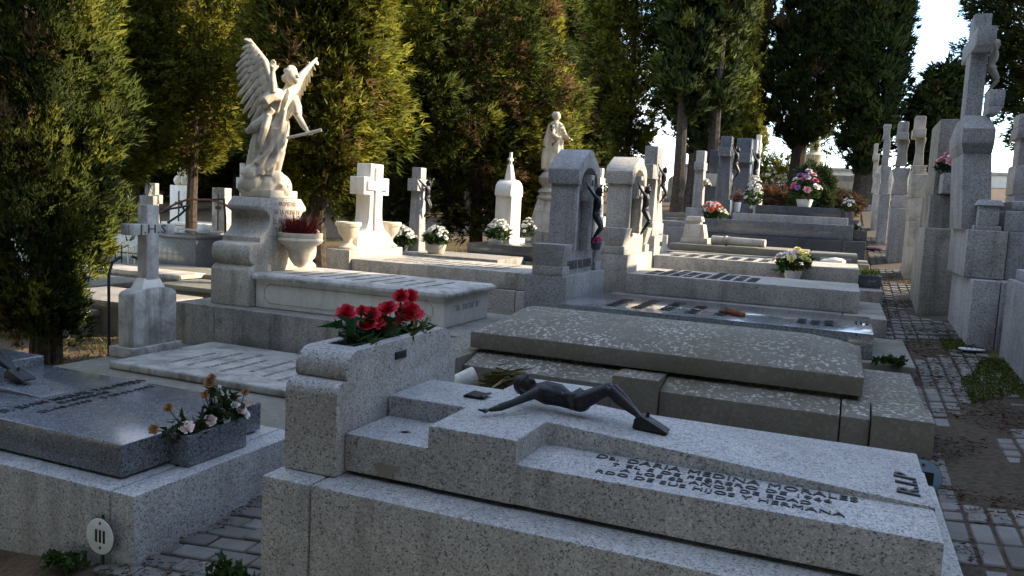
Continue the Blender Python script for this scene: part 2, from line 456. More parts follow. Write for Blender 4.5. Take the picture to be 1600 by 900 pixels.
# ------------------------------------------------------------------ the setting
def grid_sheet(name, xs, ys, zf, mat, kind='structure'):
    vs = [(x, y, zf(x, y)) for y in ys for x in xs]; n = len(xs)
    fs = [(j*n+i, j*n+i+1, (j+1)*n+i+1, (j+1)*n+i) for j in range(len(ys)-1) for i in range(n-1)]
    me = bpy.data.meshes.new(name); me.from_pydata(vs, [], fs); me.update()
    me.polygons.foreach_set('use_smooth', [True]*len(me.polygons))
    o = link_mesh(name, me, mat); o['kind'] = kind; return o
def steps(a, b, lo, hi, fine, coarse):
    out = [a]; x = a
    while x < b:
        x += fine if lo <= x < hi else coarse*max(1.0, (lo-x if x < lo else x-hi)/8)
        out.append(min(x, b))
    return out
def ground_z(x, y):
    b = mnoise.noise(Vector((x*1.1, y*1.1, 0)))*0.02 + mnoise.noise(Vector((x*4.3, y*4.3, 3)))*0.008
    return gz(x, y) - 0.035 + b
grid_sheet('ground', steps(-400, 400, -10, 4, 0.12, 0.8), steps(-60, 900, 1, 16, 0.12, 0.8), ground_z, 'ground')
PX0, PX1 = 0.36, 1.02
path = grid_sheet('path', [PX0+(PX1-PX0)*i/6 for i in range(7)], [1.0+0.1*i for i in range(300)], lambda x, y: gz(x, y)-0.012, 'soil')
passage = grid_sheet('passage', [-2.66+0.1*i for i in range(10)], [0.9+0.1*i for i in range(28)], lambda x, y: gz(x, y)-0.012, 'soil')
pave_meshes = {}
def paver(parent, x, y, w, l, dz=0.0, tilt=0.0):
    k = (round(w, 3), round(l, 3))
    if k not in pave_meshes:
        pave_meshes[k] = box(-w/2, w/2, -l/2, l/2, -0.03, 0.0).mesh('paver', 0.006, 1)
    o = link_mesh('paver', pave_meshes[k], None, parent)
    if not o.data.materials: o.data.materials.append(MATS['paving'])
    o.location = (x, y, gz(x, y)+dz)
    o.rotation_euler = (math.atan(0.06)+random.uniform(-.02, .02), -math.atan(0.1)*0.9+random.uniform(-.02, .02), tilt)
    return o
# grooved path pavers: strips laid along or across the path, panel by panel
far = MB(); y = 2.3; pn = 0; cnt = 0
while y < 16:
    along = pn % 2 == 0
    plen = random.choice([0.3, 0.36])
    nxc = 8; cw = (PX1-PX0)/nxc
    for i in range(nxc):
        x = PX0+cw*(i+0.5)
        rows = [plen/2, plen/2] if along else [plen/4]*4
        yy = y
        for rl in rows:
            yc = yy+rl/2; yy += rl
            nzv = mnoise.noise(Vector((x*2.2, yc*1.3, 8)))
            dz = -0.002 - max(0, nzv+0.02)*0.07 + random.uniform(-.002, .002)
            if cnt < 296 and yc < 8.0:
                paver(path, x, yc, cw-0.012, rl-0.012, dz); cnt += 1
            else:
                z = gz(x, yc)+dz
                far.box(x-cw/2+.006, x+cw/2-.006, yc-rl/2+.006, yc+rl/2-.006, z-.03, z)
    y += plen+0.012; pn += 1
far.build('far_pavers', 'paving', path, 0, kind='stuff')
# passage between the two near tombs: running-bond pavers
y = 1.0; row = 0
while y < 3.6:
    x = -2.62 + (0.1 if row % 2 else 0)
    while x < -1.8:
        if x+0.1 > -2.62: paver(passage, x+0.1, y, 0.19, 0.088, random.uniform(-.006, .002), random.uniform(-.02, .02))
        x += 0.2
    y += 0.1; row += 1

# ------------------------------------------------------------------ foliage
def blades_mesh(name, cen, dr, K, Lb, Wb, spread, tint, seed=0, nrm=None):
    r = np.random.default_rng(seed); N = len(cen)
    c = np.repeat(cen, K, 0); d = np.repeat(dr, K, 0) + r.normal(0, spread, (N*K, 3))
    d /= np.linalg.norm(d, axis=1)[:, None] + 1e-9
    up = r.normal(0, 1, (N*K, 3)); s = np.cross(d, up); s /= np.linalg.norm(s, axis=1)[:, None] + 1e-9
    Ls = Lb*r.uniform(0.55, 1.25, (N*K, 1)); W = Wb*r.uniform(0.6, 1.3, (N*K, 1))
    c = c + r.normal(0, Lb*0.22, (N*K, 3))
    v = np.empty((N*K, 3, 3))
    v[:, 0] = c - s*W; v[:, 1] = c + s*W; v[:, 2] = c + d*Ls
    if nrm is not None:                       # face each blade outwards from its clump and shade it as part of the clump
        nn_ = np.repeat(nrm, K, 0) + d*0.35; nn_ /= np.linalg.norm(nn_, axis=1)[:, None]
        gn = np.cross(v[:, 1]-v[:, 0], v[:, 2]-v[:, 0]); fl_ = (gn*nn_).sum(1) < 0
        v[fl_] = v[fl_][:, [1, 0, 2]]
        gn[fl_] *= -1; gn /= np.linalg.norm(gn, axis=1)[:, None] + 1e-12
        nn_ = nn_*0.75 + gn*0.4; nn_ /= np.linalg.norm(nn_, axis=1)[:, None]
    me = bpy.data.meshes.new(name)
    nf = N*K
    me.vertices.add(nf*3); me.vertices.foreach_set('co', v.reshape(-1).astype(np.float32))
    me.loops.add(nf*3); me.loops.foreach_set('vertex_index', np.arange(nf*3, dtype=np.int32))
    me.polygons.add(nf); me.polygons.foreach_set('loop_start', np.arange(0, nf*3, 3, dtype=np.int32))
    me.polygons.foreach_set('loop_total', np.full(nf, 3, dtype=np.int32))
    t = np.repeat(tint, K, 0)*r.uniform(0.7, 1.3, (nf, 1))
    col = np.ones((nf*3, 4), np.float32); col[:, :3] = np.repeat(t, 3, 0)
    a = me.color_attributes.new('tint', 'FLOAT_COLOR', 'POINT'); a.data.foreach_set('color', col.reshape(-1))
    me.update(); me.validate()
    if nrm is not None:
        me.polygons.foreach_set('use_smooth', np.ones(nf, bool))
        me.normals_split_custom_set_from_vertices(np.repeat(nn_, 3, 0).astype(np.float32))
    me.materials.append(MATS['foliage'])
    return me
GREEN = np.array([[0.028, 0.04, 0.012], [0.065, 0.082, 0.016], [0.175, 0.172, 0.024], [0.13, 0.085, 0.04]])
def crown(name, prof, z0, z1, rmax, nclump, per, cr, K, Lb, Wb, seed, upness=0.5, dry=0.03, light=0.35, solid=0.3):
    """clumps of sprays in the volume under prof(t) (t from 0 at z0 to 1 at z1)"""
    r = np.random.default_rng(seed)
    t = np.array([]); 
    while len(t) < nclump:
        q = r.uniform(0, 1, nclump*2); t = np.append(t, q[r.uniform(0, 1, nclump*2) < 0.15+0.85*prof(q)])
    t = t[:nclump]; th = r.uniform(0, 2*np.pi, nclump)
    lob = 1 + 0.14*np.sin(th*3+seed+t*9) + 0.1*np.sin(th*5-t*17+seed*2)
    rr = rmax*prof(t)*lob*np.sqrt(r.uniform(0.12, 1.0, nclump))
    cc = np.stack([rr*np.cos(th), rr*np.sin(th), z0+(z1-z0)*t], 1)
    cs = cr*r.uniform(0.55, 1.35, nclump)*(0.55+0.45*prof(t))
    ci = np.repeat(np.arange(nclump), per)
    rad = np.stack([np.cos(th), np.sin(th), np.full(nclump, upness)], 1)[ci]
    n = r.normal(0, 0.75, (len(ci), 3)) + rad*0.75; n /= np.linalg.norm(n, axis=1)[:, None]
    st = r.uniform(solid, 1.05, (len(ci), 1))
    off = n*cs[ci][:, None]*st; off[:, 2] *= 1.3 if upness > 0 else 0.9
    cen = cc[ci] + off
    dr = n*0.5 + rad*0.5 + np.array([0, 0, upness*0.5]); dr /= np.linalg.norm(dr, axis=1)[:, None]
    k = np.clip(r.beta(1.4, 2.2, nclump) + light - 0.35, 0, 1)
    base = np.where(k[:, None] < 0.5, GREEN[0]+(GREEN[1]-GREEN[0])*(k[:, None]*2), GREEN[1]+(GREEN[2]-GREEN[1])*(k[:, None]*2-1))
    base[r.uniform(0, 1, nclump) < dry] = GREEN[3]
    return blades_mesh(name, cen, dr, K, Lb, Wb, 0.38, base[ci], seed+1, n*0.8+rad*0.35), cc
def cyp(t): return np.clip(np.minimum(1.0, (t+0.02)*9)*np.sqrt(np.clip(1.02-t**1.7, 0, 1)), 0.02, 1)
def broad(t): return np.clip(np.minimum(1.0, (t+0.03)*4.5)*np.power(np.clip(1.02-t, 0, 1), 0.5), 0.02, 1)
def bushy(t): return np.clip(np.sin(np.clip(t*0.93+0.07, 0, 1)*np.pi)**0.6, 0.05, 1)
def make_tree(name, label, loc, h, bottom, r, prof, seed, nclump, per, cr, K, Lb, Wb, trunk=0.16, stems=1, group=None, **kw):
    root = thing(name, label, 'tree', loc, group)
    me, cc = crown('crown', prof, bottom, h, r, nclump, per, cr, K, Lb, Wb, seed, **kw)
    o = bpy.data.objects.new('crown', me); C.objects.link(o); o.parent = root
    rr = random.Random(seed); mb = MB(); org = Vector(loc)
    for s in range(stems):
        a = rr.uniform(0, 6.28); sp = 0.0 if stems == 1 else 0.1
        pts = [org+Vector((sp*math.cos(a)*(1+2.2*q)+rr.uniform(-.04, .04), sp*math.sin(a)*(1+2.2*q)+rr.uniform(-.04, .04), -0.15+h*0.86*q)) for q in (0, .12, .3, .5, .75, 1)]
        mb.tube(pts, [trunk*1.25/stems**.4, trunk/stems**.4, trunk*.8/stems**.4, trunk*.6/stems**.4, trunk*.35/stems**.4, trunk*.1], 9)
    for i in range(0, len(cc), max(1, len(cc)//45)):
        c = cc[i]; z = max(bottom*0.8, c[2]-math.hypot(c[0], c[1])*0.7)
        mb.tube([org+Vector((0, 0, z)), org+Vector((c[0]*.5, c[1]*.5, (z+c[2])/2-.05)), org+Vector(c)], [trunk*.28, trunk*.18, 0.008], 5)
    mb.build('trunk', 'bark', root, 0)
    return root
def at(px, Y, py=320):
    p = ony(px, py, Y); return (p[0], p[1], gz(p[0], p[1]))

p = ong(66, 566)
make_tree('juniper_tree', 'dark juniper with several thin stems rising just behind the polished blue tomb', (p[0], p[1], gz(p[0], p[1])),
          5.2, 0.28, 0.66, lambda t: np.clip(np.minimum(1, (t+.12)*2.6)*np.clip(1.05-t*0.35, 0, 1), .05, 1), 3, 430, 34, 0.24, 10, 0.08, 0.009,
          trunk=0.1, stems=4, upness=0.75, light=0.3, dry=0.05)
GB = 'broad conifers closing off the graves behind the angel'
mids = [  # px, Y, h, bottom, r, light, dry, seed, label
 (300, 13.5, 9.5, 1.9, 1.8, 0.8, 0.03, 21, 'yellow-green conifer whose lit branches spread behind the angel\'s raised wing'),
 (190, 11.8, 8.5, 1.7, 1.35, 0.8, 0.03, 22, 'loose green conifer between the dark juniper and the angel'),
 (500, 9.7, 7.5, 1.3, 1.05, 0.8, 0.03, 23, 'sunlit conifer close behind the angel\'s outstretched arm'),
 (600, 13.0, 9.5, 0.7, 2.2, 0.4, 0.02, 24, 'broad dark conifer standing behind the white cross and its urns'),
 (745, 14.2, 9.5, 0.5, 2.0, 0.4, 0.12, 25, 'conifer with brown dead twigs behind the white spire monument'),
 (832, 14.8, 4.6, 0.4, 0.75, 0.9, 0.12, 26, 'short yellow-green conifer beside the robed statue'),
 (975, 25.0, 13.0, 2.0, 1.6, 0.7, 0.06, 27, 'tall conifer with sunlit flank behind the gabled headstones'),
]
for px, Y, h, b, r, lt, dry, sd, lab in mids:
    sc = 1.0 if Y < 16 else 1.25
    make_tree('conifer_tree', lab, at(px, Y), h, b, r, broad if r > 1 else cyp, sd, 430 if r > 1 else 190, 26, 0.46 if r > 1 else 0.28, 10, 0.13*sc, 0.017*sc,
              trunk=0.12 if r > 1 else 0.08, upness=0.1 if r > 1 else 0.6, light=lt, dry=dry, group=None)
cyps = [
 (1085, 24.0, 13, 1.9, .72, 0.12, 31, 'slim dark cypress rising behind the pale cross with the white wreath'),
 (1150, 38.0, 11, 1.2, .75, 0.8, 32, 'narrow yellow-green cypress far off between two dark cypresses'),
 (1240, 30.0, 14, 1.9, 1.3, 0.06, 33, 'wide dark cypress with forked trunk behind the clipped brown shrubs'),
 (1344, 26.5, 14, 1.05, .76, 0.06, 34, 'dark columnar cypress with bare pale trunk beside the path'),
]
for px, Y, h, b, r, lt, sd, lab in cyps:
    make_tree('cypress_tree', lab, at(px, Y, 335), h, b, r, cyp, sd, 600, 24, 0.33, 10, 0.18, 0.028, trunk=0.27, upness=0.9, light=lt, dry=0.02)
make_tree('cedar_tree', 'dark loose-branched cedar rising behind the tall granite cross', at(1625, 30, 340), 18, 1.6, 2.6, broad, 41, 560, 24, 0.7, 10, 0.22, 0.028,
          trunk=0.25, upness=0.15, light=0.05, dry=0.02)
make_tree('cedar_tree', 'small dark cedar beyond the pedestals along the path', at(1452, 27, 340), 3.9, 1.2, .8, broad, 42, 200, 22, 0.5, 8, 0.2, 0.036,
          trunk=0.16, upness=0.15, light=0.05, dry=0.02)
# the wood behind: one tree built, the rest copies
fw = make_tree('woodland_tree', 'dense conifer in the wood closing the far side of the cemetery', at(-60, 26), 13, 1.6, 3.4, broad, 51, 420, 24, 0.9, 8, 0.3, 0.06,
               trunk=0.3, upness=0.2, light=0.3, dry=0.03, group='conifers in the far wood')
for i, (px, Y) in enumerate([(50, 31), (130, 24), (215, 33), (290, 27), (370, 36), (440, 25), (520, 32), (590, 27), (660, 35), (735, 27), (800, 31), (870, 38), (-150, 22)]):
    copy_tree(fw, at(px, Y), random.uniform(0, 6.28), random.uniform(0.8, 1.1))
for i in range(15):                         # lower ranks of the same wood, further off
    q = at(-80+68*i, 38+5*(i % 3)); copy_tree(fw, (q[0], q[1], q[2]-2.2), random.uniform(0, 6.28), (1.15, 1.15, .75))
for x, y in ((-5, -6), (1.5, -7), (-10.5, -4), (8, -6), (-15, 1.5), (14, -1.5), (-1.5, -12), (6, -13), (-9, -11)):   # unseen trees added behind the camera to darken the tombs' near faces
    copy_tree(fw, (x, y, gz(x, y)-.8), random.uniform(0, 6.28), random.uniform(1.0, 1.25), 'unseen conifer added behind the camera to darken the near faces of the tombs', 'unseen conifers added to block the low sky')
# row of cypresses right of the path that keeps the near graves in the shade
sh = make_tree('shade_cypress', 'tall dense cypress in the row right of the path, shading the near tombs', (10.4, 3.9, gz(10.4, 3.9)), 13, 0.5, 1.25, cyp, 61, 420, 18, 0.36, 8, 0.22, 0.05,
               trunk=0.22, upness=0.9, light=0.1, dry=0.02, group='cypress row shading the near tombs')
for i in range(1, 8):
    n = -1.6+1.12*i; t = 11.0+(1.5 if i % 2 else 0)
    x, y = -0.475*n+0.88*t, 0.88*n+0.475*t
    if n < 6.4: copy_tree(sh, (x, y, gz(x, y)), random.uniform(0, 6.28), random.uniform(.92, 1.06))
# bare trunks under the tall conifers
for px, Y, lab in ((1058, 21.5, 'thick bare trunk left of the pale cross with the wreath'), (1098, 27, 'sunlit bare trunk between the pale cross and the stone pillar'), (1106, 22, 'sunlit rough trunk beside the polished cross'), (1076, 29, 'thin dark trunk far behind the pale cross')):
    make_tree('bare_trunk_conifer', lab, at(px, Y), 12.0, 2.7, .6, cyp, int(px), 220, 20, 0.34, 8, 0.2, 0.04, trunk=0.17, upness=0.8, light=0.15)

# ------------------------------------------------------------------ flowers and small plants
def flower_mesh(name, mat, r, layers=4, petals=11, cup=0.5, seed=0, ruffle=0.25):
    rr = random.Random(seed); vs = []; fs = []
    for l in range(layers):
        f = 1-l/layers*0.75; tilt = cup*(0.25+l/layers*1.2)
        for k in range(petals - l):
            t = 2*math.pi*(k+0.5*l)/(petals-l)+rr.uniform(-.12, .12); w = 2.2*r*f/petals*2.3; b = len(vs)
            rad = r*f*rr.uniform(1-ruffle, 1.05)
            for q, ww in ((0.08, .3), (0.6, .9), (1.0, .95)):
                a = tilt*q
                d = rad*q*math.cos(a); z = rad*q*math.sin(a)+0.02*r*l - (0.12*r*q*q if l == 0 else 0)
                for s in (-1, 1):
                    vs.append((d*math.cos(t)-s*w/2*ww*math.sin(t), d*math.sin(t)+s*w/2*ww*math.cos(t), z+rr.uniform(-.05, .05)*r))
            fs += [(b, b+1, b+3, b+2), (b+2, b+3, b+5, b+4)]
    me = bpy.data.meshes.new(name); me.from_pydata(vs, [], fs); me.update()
    me.polygons.foreach_set('use_smooth', [True]*len(me.polygons))
    me.materials.append(MATS[mat]); return me
FM = {}
def flower(parent, kind, pos, r, tilt=(0, 0)):
    k = kind
    if k not in FM:
        FM[k] = flower_mesh('flower', 'petal_'+kind, 1.0, 6 if kind in ('red', 'white', 'yellow') else 4, 13, 0.8, len(FM))
    o = bpy.data.objects.new('flower', FM[k]); C.objects.link(o); o.parent = parent
    rt = rootof(parent).location
    o.location = (pos[0]-rt[0], pos[1]-rt[1], pos[2]-rt[2]); o.scale = (r, r, r)
    o.rotation_mode = 'ZYX'; o.rotation_euler = (tilt[0], tilt[1], random.uniform(0, 6)); return o
def leaves(parent, pts, dirs, L, W, K, tint, seed, spread=0.5, name='foliage'):
    me = blades_mesh(name, np.array(pts)-np.array(rootof(parent).location), np.array(dirs, float), K, L, W, spread, np.array(tint, float), seed)
    o = bpy.data.objects.new(name, me); C.objects.link(o); o.parent = parent; return o
def bouquet(label, loc, kinds, n, rad, h, fr, cat='flowers', vase=None, leaf=(0.04, 0.075, 0.025), seed=0, name='flower_bouquet', group=None, leafL=None, nl=60, flat=False):
    """a dome of flowers on stems with leaves between, in a pot when the photo shows one"""
    rr = random.Random(seed); root = thing(name, label, cat, loc, group); L0 = Vector(loc)
    vh = 0.0
    if vase:
        vr, vh, vm = vase
        MB().lathe([(vr*.75, 0), (vr*.85, vh*.3), (vr, vh*.95), (vr, vh), (vr*.8, vh), (vr*.75, vh*.8)], loc[0], loc[1], loc[2]+0.002, 12).build('pot', vm, root, 0)
    ps = []; ds = []
    for i in range(nl):
        a = rr.uniform(0, 6.28); q = math.sqrt(rr.random())
        ps.append((loc[0]+rad*.75*q*math.cos(a), loc[1]+rad*.75*q*math.sin(a), loc[2]+vh+h*rr.uniform(0.1, .75)*(1-.4*q)))
        ds.append((math.cos(a)*q, math.sin(a)*q, rr.uniform(0, .9)))
    LL = leafL or rad*0.45
    leaves(root, ps, ds, LL, LL*0.22, 3, [tuple(c*rr.uniform(.6, 1.4) for c in leaf) for _ in ps], seed)
    for i in range(n):
        a = 2.4*i+rr.uniform(-.4, .4); q = math.sqrt((i+.5)/n)*rr.uniform(.85, 1.1)
        x, y = rad*q*math.cos(a), rad*q*math.sin(a)
        z = vh + h*(1-(.15 if flat else .6)*q*q)*rr.uniform(.85, 1.05)
        flower(root, kinds[i % len(kinds)], (loc[0]+x, loc[1]+y, loc[2]+z), fr*rr.uniform(.8, 1.15), (-y/rad*.8+.25, x/rad*.8))
    return root

# ------------------------------------------------------------------ small bronze figure of Christ
def corpus_mesh(mb):
    """lying figure: head toward -X, at y = 0, back on z = 0; about 0.57 m long"""
    mb.ball((-1.035+.93, 0, .072), (.036, .03, .034)); mb.ball((-1.062+.93, 0, .075), (.03, .034, .036))
    mb.ball((-1.0+.93, -.012, .098), (.012, .009, .012))
    mb.tube([(-.09, 0, .062), (-.05, 0, .06), (-.01, 0, .062), (.05, 0, .062), (.09, 0, .05), (.14, 0, .052)], [.022, .034, .046, .043, .033, .04], 12)
    mb.ball((-.01, .03, .07), (.05, .034, .028)); mb.ball((-.01, -.03, .07), (.05, .034, .028))
    mb.ball((.14, 0, .05), (.05, .05, .036))
    for s in (-1, 1):
        mb.tube([(.14, s*.024, .052), (.2, s*.03, .085), (.262, s*.026, .122)], [.034, .03, .021], 10)
        mb.tube([(.262, s*.026, .122), (.31, s*.022, .09), (.385, s*.008+.004, .045)], [.021, .022, .0115], 10)
        mb.tube([(.385, s*.008+.004, .045), (.40, s*.009, .032), (.44, s*.006, .022)], [.012, .014, .009], 8)
        mb.tube([(-.04, s*.045, .066), (-.06, s*.09, .055), (-.1, s*.15, .035)], [.023, .019, .015], 9)
        mb.tube([(-.1, s*.15, .035), (-.135, s*.2, .022), (-.165, s*.245, .014)], [.015, .0155, .009], 9)
        mb.ball((-.178, s*.262, .013), (.014, .018, .009))
        for f in range(4):
            mb.tube([(-.178+.008*(f-1.5), s*.272, .014), (-.183+.009*(f-1.5), s*.29, .018), (-.182+.008*(f-1.5), s*.296, .026)], [.0045, .004, .0035], 6)
        mb.tube([(-.166, s*.262, .014), (-.157, s*.276, .02)], [.005, .004], 6)
    mb.tube([(.105, -.05, .05), (.12, -.03, .08), (.13, .02, .088), (.15, .05, .06)], [.012, .014, .014, .012], 8)
    mb.ball((.1, -.046, .074), (.022, .018, .018)); mb.tube([(.105, -.05, .065), (.125, -.058, .03)], [.012, .006], 7)
    for s in (-1, 1):                        # ribs, collar bones, beard and hair
        for k in range(5):
            x = -.015+.02*k; mb.tube([(x, s*.012, .1-.004*k), (x+.004, s*.036, .091-.003*k), (x+.012, s*.053, .066)], [.003, .0045, .003], 6)
        mb.tube([(-.05, s*.006, .088), (-.048, s*.045, .078)], [.005, .004], 6)
        for k in range(3): mb.tube([(-.15+.01*k, s*.022, .08-.012*k), (-.12+.01*k, s*.035, .06-.01*k), (-.085, s*.034, .05)], [.007, .008, .005], 6)
    mb.ball((-.083, 0, .094), (.014, .016, .014)); mb.tube([(-.112, 0, .108), (-.097, 0, .116)], [.005, .0075], 6)
    # crown of thorns
    mb.tube([(-.12+.014*math.cos(a), .034*math.sin(a), .075+.036*math.cos(a)) for a in np.linspace(0, 6.28, 14)], .0045, 6)
_mb = MB(); corpus_mesh(_mb)
CORPUS = None
def bronze_corpus(label, ox, oy, oz, group=None):
    global CORPUS
    root = thing('bronze_christ_figure', label, 'figure', (ox, oy, oz), group)
    if CORPUS is None:
        dummy = thing('tmp', 'x', 'x', (0, 0, 0))
        b = remesh_obj('body', _mb, 'bronze', dummy, 0.0055, 3); CORPUS = b.data
        bpy.data.objects.remove(b); bpy.data.objects.remove(dummy)
    o = bpy.data.objects.new('body', CORPUS); C.objects.link(o); o.parent = root; o.location = (0, 0, 0.0)
    w = prism([(ox+.375, oz+.0), (ox+.38, oz+.035), (ox+.405, oz+.05), (ox+.515, oz+.008), (ox+.515, oz)], 'y', oy-.035, oy+.04)
    w.build('foot_rest', 'bronze', root, 0.004)
    mbn = MB(); mbn.ball((ox+.425, oy+.01, oz+.05), (.008, .008, .012), 8, 5); mbn.build('nail', 'bronze', root, 0)
    return root

def cut(o, mb):
    """carve a hollow into a part"""
    org = rootof(o).location
    c = bpy.data.objects.new('cut', mb.mesh('cut', 0, 1, org)); C.objects.link(c)
    c.location = org; o_p = o.parent
    bpy.context.view_layer.update()
    md = o.modifiers.new('b', 'BOOLEAN'); md.operation = 'DIFFERENCE'; md.object = c; md.solver = 'EXACT'
    dg = bpy.context.evaluated_depsgraph_get()
    me = bpy.data.meshes.new_from_object(o.evaluated_get(dg)); old = o.data
    o.modifiers.clear(); o.data = me
    bpy.data.objects.remove(c)
    me.set_sharp_from_angle(angle=R(38))

# ------------------------------------------------------------------ nearest tomb: grey granite with a raised cross
t = thing('granite_tomb', 'grey speckled granite tomb with raised cross, stepped headstone and trough of red flowers', 'tomb', (-0.75, 2.8, gz(-.75, 2.8)))
gb = gz(-1.8, 2.3)-0.1
box(-1.845, -1.640, 2.22, 3.42, gb, 0.62).build('base_block', 'granite_grey', t, 0.012)
box(-1.634, 0.405, 2.222, 3.42, gb, 0.62).build('base_block', 'granite_grey', t, 0.012)
def half_round(cy, cz, r0, a0, a1, n): return [(cy+r0*math.cos(a), cz+r0*math.sin(a)) for a in np.linspace(a0, a1, n)]
lef = [(2.32, .624), (2.32, .915)] + half_round(2.365, .915, .045, math.pi, math.pi*.55, 5) + half_round(2.395, .985, .025, -1.9, -2.8, 4)[:3] + \
      [(2.372, .985)] + half_round(2.452, .985, .08, math.pi*.98, math.pi/2, 7)
CY = 2.785
prof = lef + [(2*CY-y, z) for y, z in reversed(lef)]
hs = prism(prof, 'x', -1.825, -1.603).build('headstone', 'granite_grey', t, 0.007)
cut(hs, box(-1.775, -1.655, 2.5, 3.06, 0.96, 1.3))
box(-1.774, -1.656, 2.501, 3.059, 0.97, 1.02).build('soil', 'soil', t, 0)
box(-1.604, -1.597, 2.708, 2.79, 0.988, 1.018).build('name_plate', 'black_paint', t, 0.001)
box(-1.600, 0.32, 2.372, 3.28, 0.636, 0.775).build('slab', 'granite_grey', t, 0.009)
pl = [(-1.598, 2.66), (-1.26, 2.66), (-1.26, 2.366), (-.93, 2.366), (-.93, 2.64), (.3225, 2.64), (.3225, 3.01), (-.93, 3.01), (-.93, 3.286), (-1.26, 3.286), (-1.26, 3.01), (-1.598, 3.01)]
vs = [(x, y, .637) for x, y in pl] + [(x, y, .783 if x > .3 else .857) for x, y in pl]
fs = [tuple(range(11, -1, -1))] + [(12, 13, 14, 15, 16, 19, 20, 21, 22, 23), (16, 17, 18, 19)] + [(i, (i+1) % 12, 12+(i+1) % 12, 12+i) for i in range(12)]
MB().add(vs, fs).build('cross', 'granite_grey', t, 0.008)
rr = random.Random(5)
poly = [(ony(583+42*u, 722+26*v, 2.37)[0], ony(583+42*u, 722+26*v, 2.37)[2]) for u, v in ((0, .1), (.35, 0), (.5, .2), (.95, .25), (1, .5), (.75, .6), (.7, 1), (.45, .95), (.2, .75), (.1, .4))]
prism(poly, 'y', 2.3685, 2.376).build('mortar_patch', 'mossy_concrete', t, 0)
def fgline(txt, a, b, size, yb_, z=.776):
    A = onz(*a, z); B = onz(*b, z)
    lettering(t, txt, size, (A[0], yb_, z), (1, 0, 0), (0, 1, 0), 'letter_grey', 0.003, 1, 0.0, width=B[0]-A[0])
fgline('Da. DARIA MEDINA MORALES', (930, 714), (1338, 778), .06, 2.58)
fgline('† EL 5 DE FEBRERO DE 1966', (958, 724), (1299, 778), .042, 2.53)
fgline('A LOS 82 AÑOS DE EDAD', (972, 733), (1268, 783), .042, 2.482)
fgline('RDO DE SUS HIJOS Y HERMANA', (928, 738), (1318, 800), .044, 2.43)
lettering(t, 'R.I.P', .095, (.285, 2.70, .789), (0, 1, 0), (-1, 0, .058), 'letter_grey', 0.003, 1, 0.0008, width=.22)
t2 = bronze_corpus('dark bronze figure of Christ lying with arms spread on the grey granite tomb', -.985, 2.80, .858)
t2.rotation_euler = (0, R(2.4), 0); t2.scale = (.9, .84, 1.02)
pq = thing('bronze_plaque', 'small blank bronze plaque lying above the figure\'s head', 'plaque', (-1.29, 2.83, .858))
prism([(-1.335, .859), (-1.335, .866), (-1.32, .872), (-1.275, .868), (-1.25, .874), (-1.245, .868), (-1.27, .859)], 'y', 2.79, 2.87).build('plate', 'bronze', pq, 0.002)
lf = thing('fallen_petal', 'dark red petal fallen on the granite step', 'petal', (-1.42, 2.5, .776))
lf_me = MB().add([(-1.445, 2.49, .777), (-1.42, 2.48, .784), (-1.4, 2.5, .78), (-1.425, 2.51, .777)], [(0, 1, 2, 3)]).build('petal_blade', 'petal_red', lf, 0)

# red flowers standing in the headstone trough
rf = thing('red_flowers', 'bunch of red cloth chrysanthemums with dark leaves in the headstone trough', 'flowers', (-1.715, 2.78, 1.02))
heads = [((541, 489), 2.60, .046), ((573, 508), 2.58, .05), ((583, 508), 2.66, .062), ((565, 486), 2.72, .03), ((581, 490), 2.76, .04), ((606, 482), 2.80, .048), ((626, 463), 2.86, .046), ((641, 464), 2.90, .046), ((640, 487), 2.92, .062), ((623, 500), 2.92, .03), ((652, 490), 2.96, .04), ((597, 488), 2.84, .03)]
mb = MB(); ps = []; ds = []
for (px, py), Y, r in heads:
    q = onx(px, py, -1.715+random.uniform(-.03, .03)); q = ony(px, py, Y) if abs(q[1]-Y) > .5 else q
    flower(rf, 'red', q, r*.95, (random.uniform(.3, 1.0), random.uniform(-.1, .6)))
    b = (-1.715+random.uniform(-.03, .03), min(3.02, max(2.54, q[1]+random.uniform(-.05, .02))), 1.0)
    mb.tube([b, ((b[0]+q[0])/2+.01, (b[1]+q[1])/2, (b[2]+q[2])/2+.02), (q[0], q[1], q[2]-.004)], .004, 5)
    for k in range(4):
        u = random.uniform(.05, .7); ps.append((b[0]+(q[0]-b[0])*u, b[1]+(q[1]-b[1])*u, b[2]+(q[2]-b[2])*u)); a = random.uniform(0, 6.28); ds.append((math.cos(a), math.sin(a), .4))
mb.build('stems', 'bark', rf, 0, kind='stuff')
leaves(rf, ps, ds, .085, .02, 4, [(0.018*random.uniform(.7, 1.5), .045*random.uniform(.7, 1.5), .02) for _ in ps], 3)
ps = [(-1.715+random.uniform(-.06, .09), random.uniform(2.5, 3.1), 1.055+random.uniform(-.01, .02)) for _ in range(46)]
leaves(rf, ps, [(random.uniform(-1, 1), random.uniform(-1, 1), .15) for _ in ps], .07, .008, 5, [(0.07*random.uniform(.6, 1.3), .08, .025) for _ in ps], 4, name='ground_sprigs')

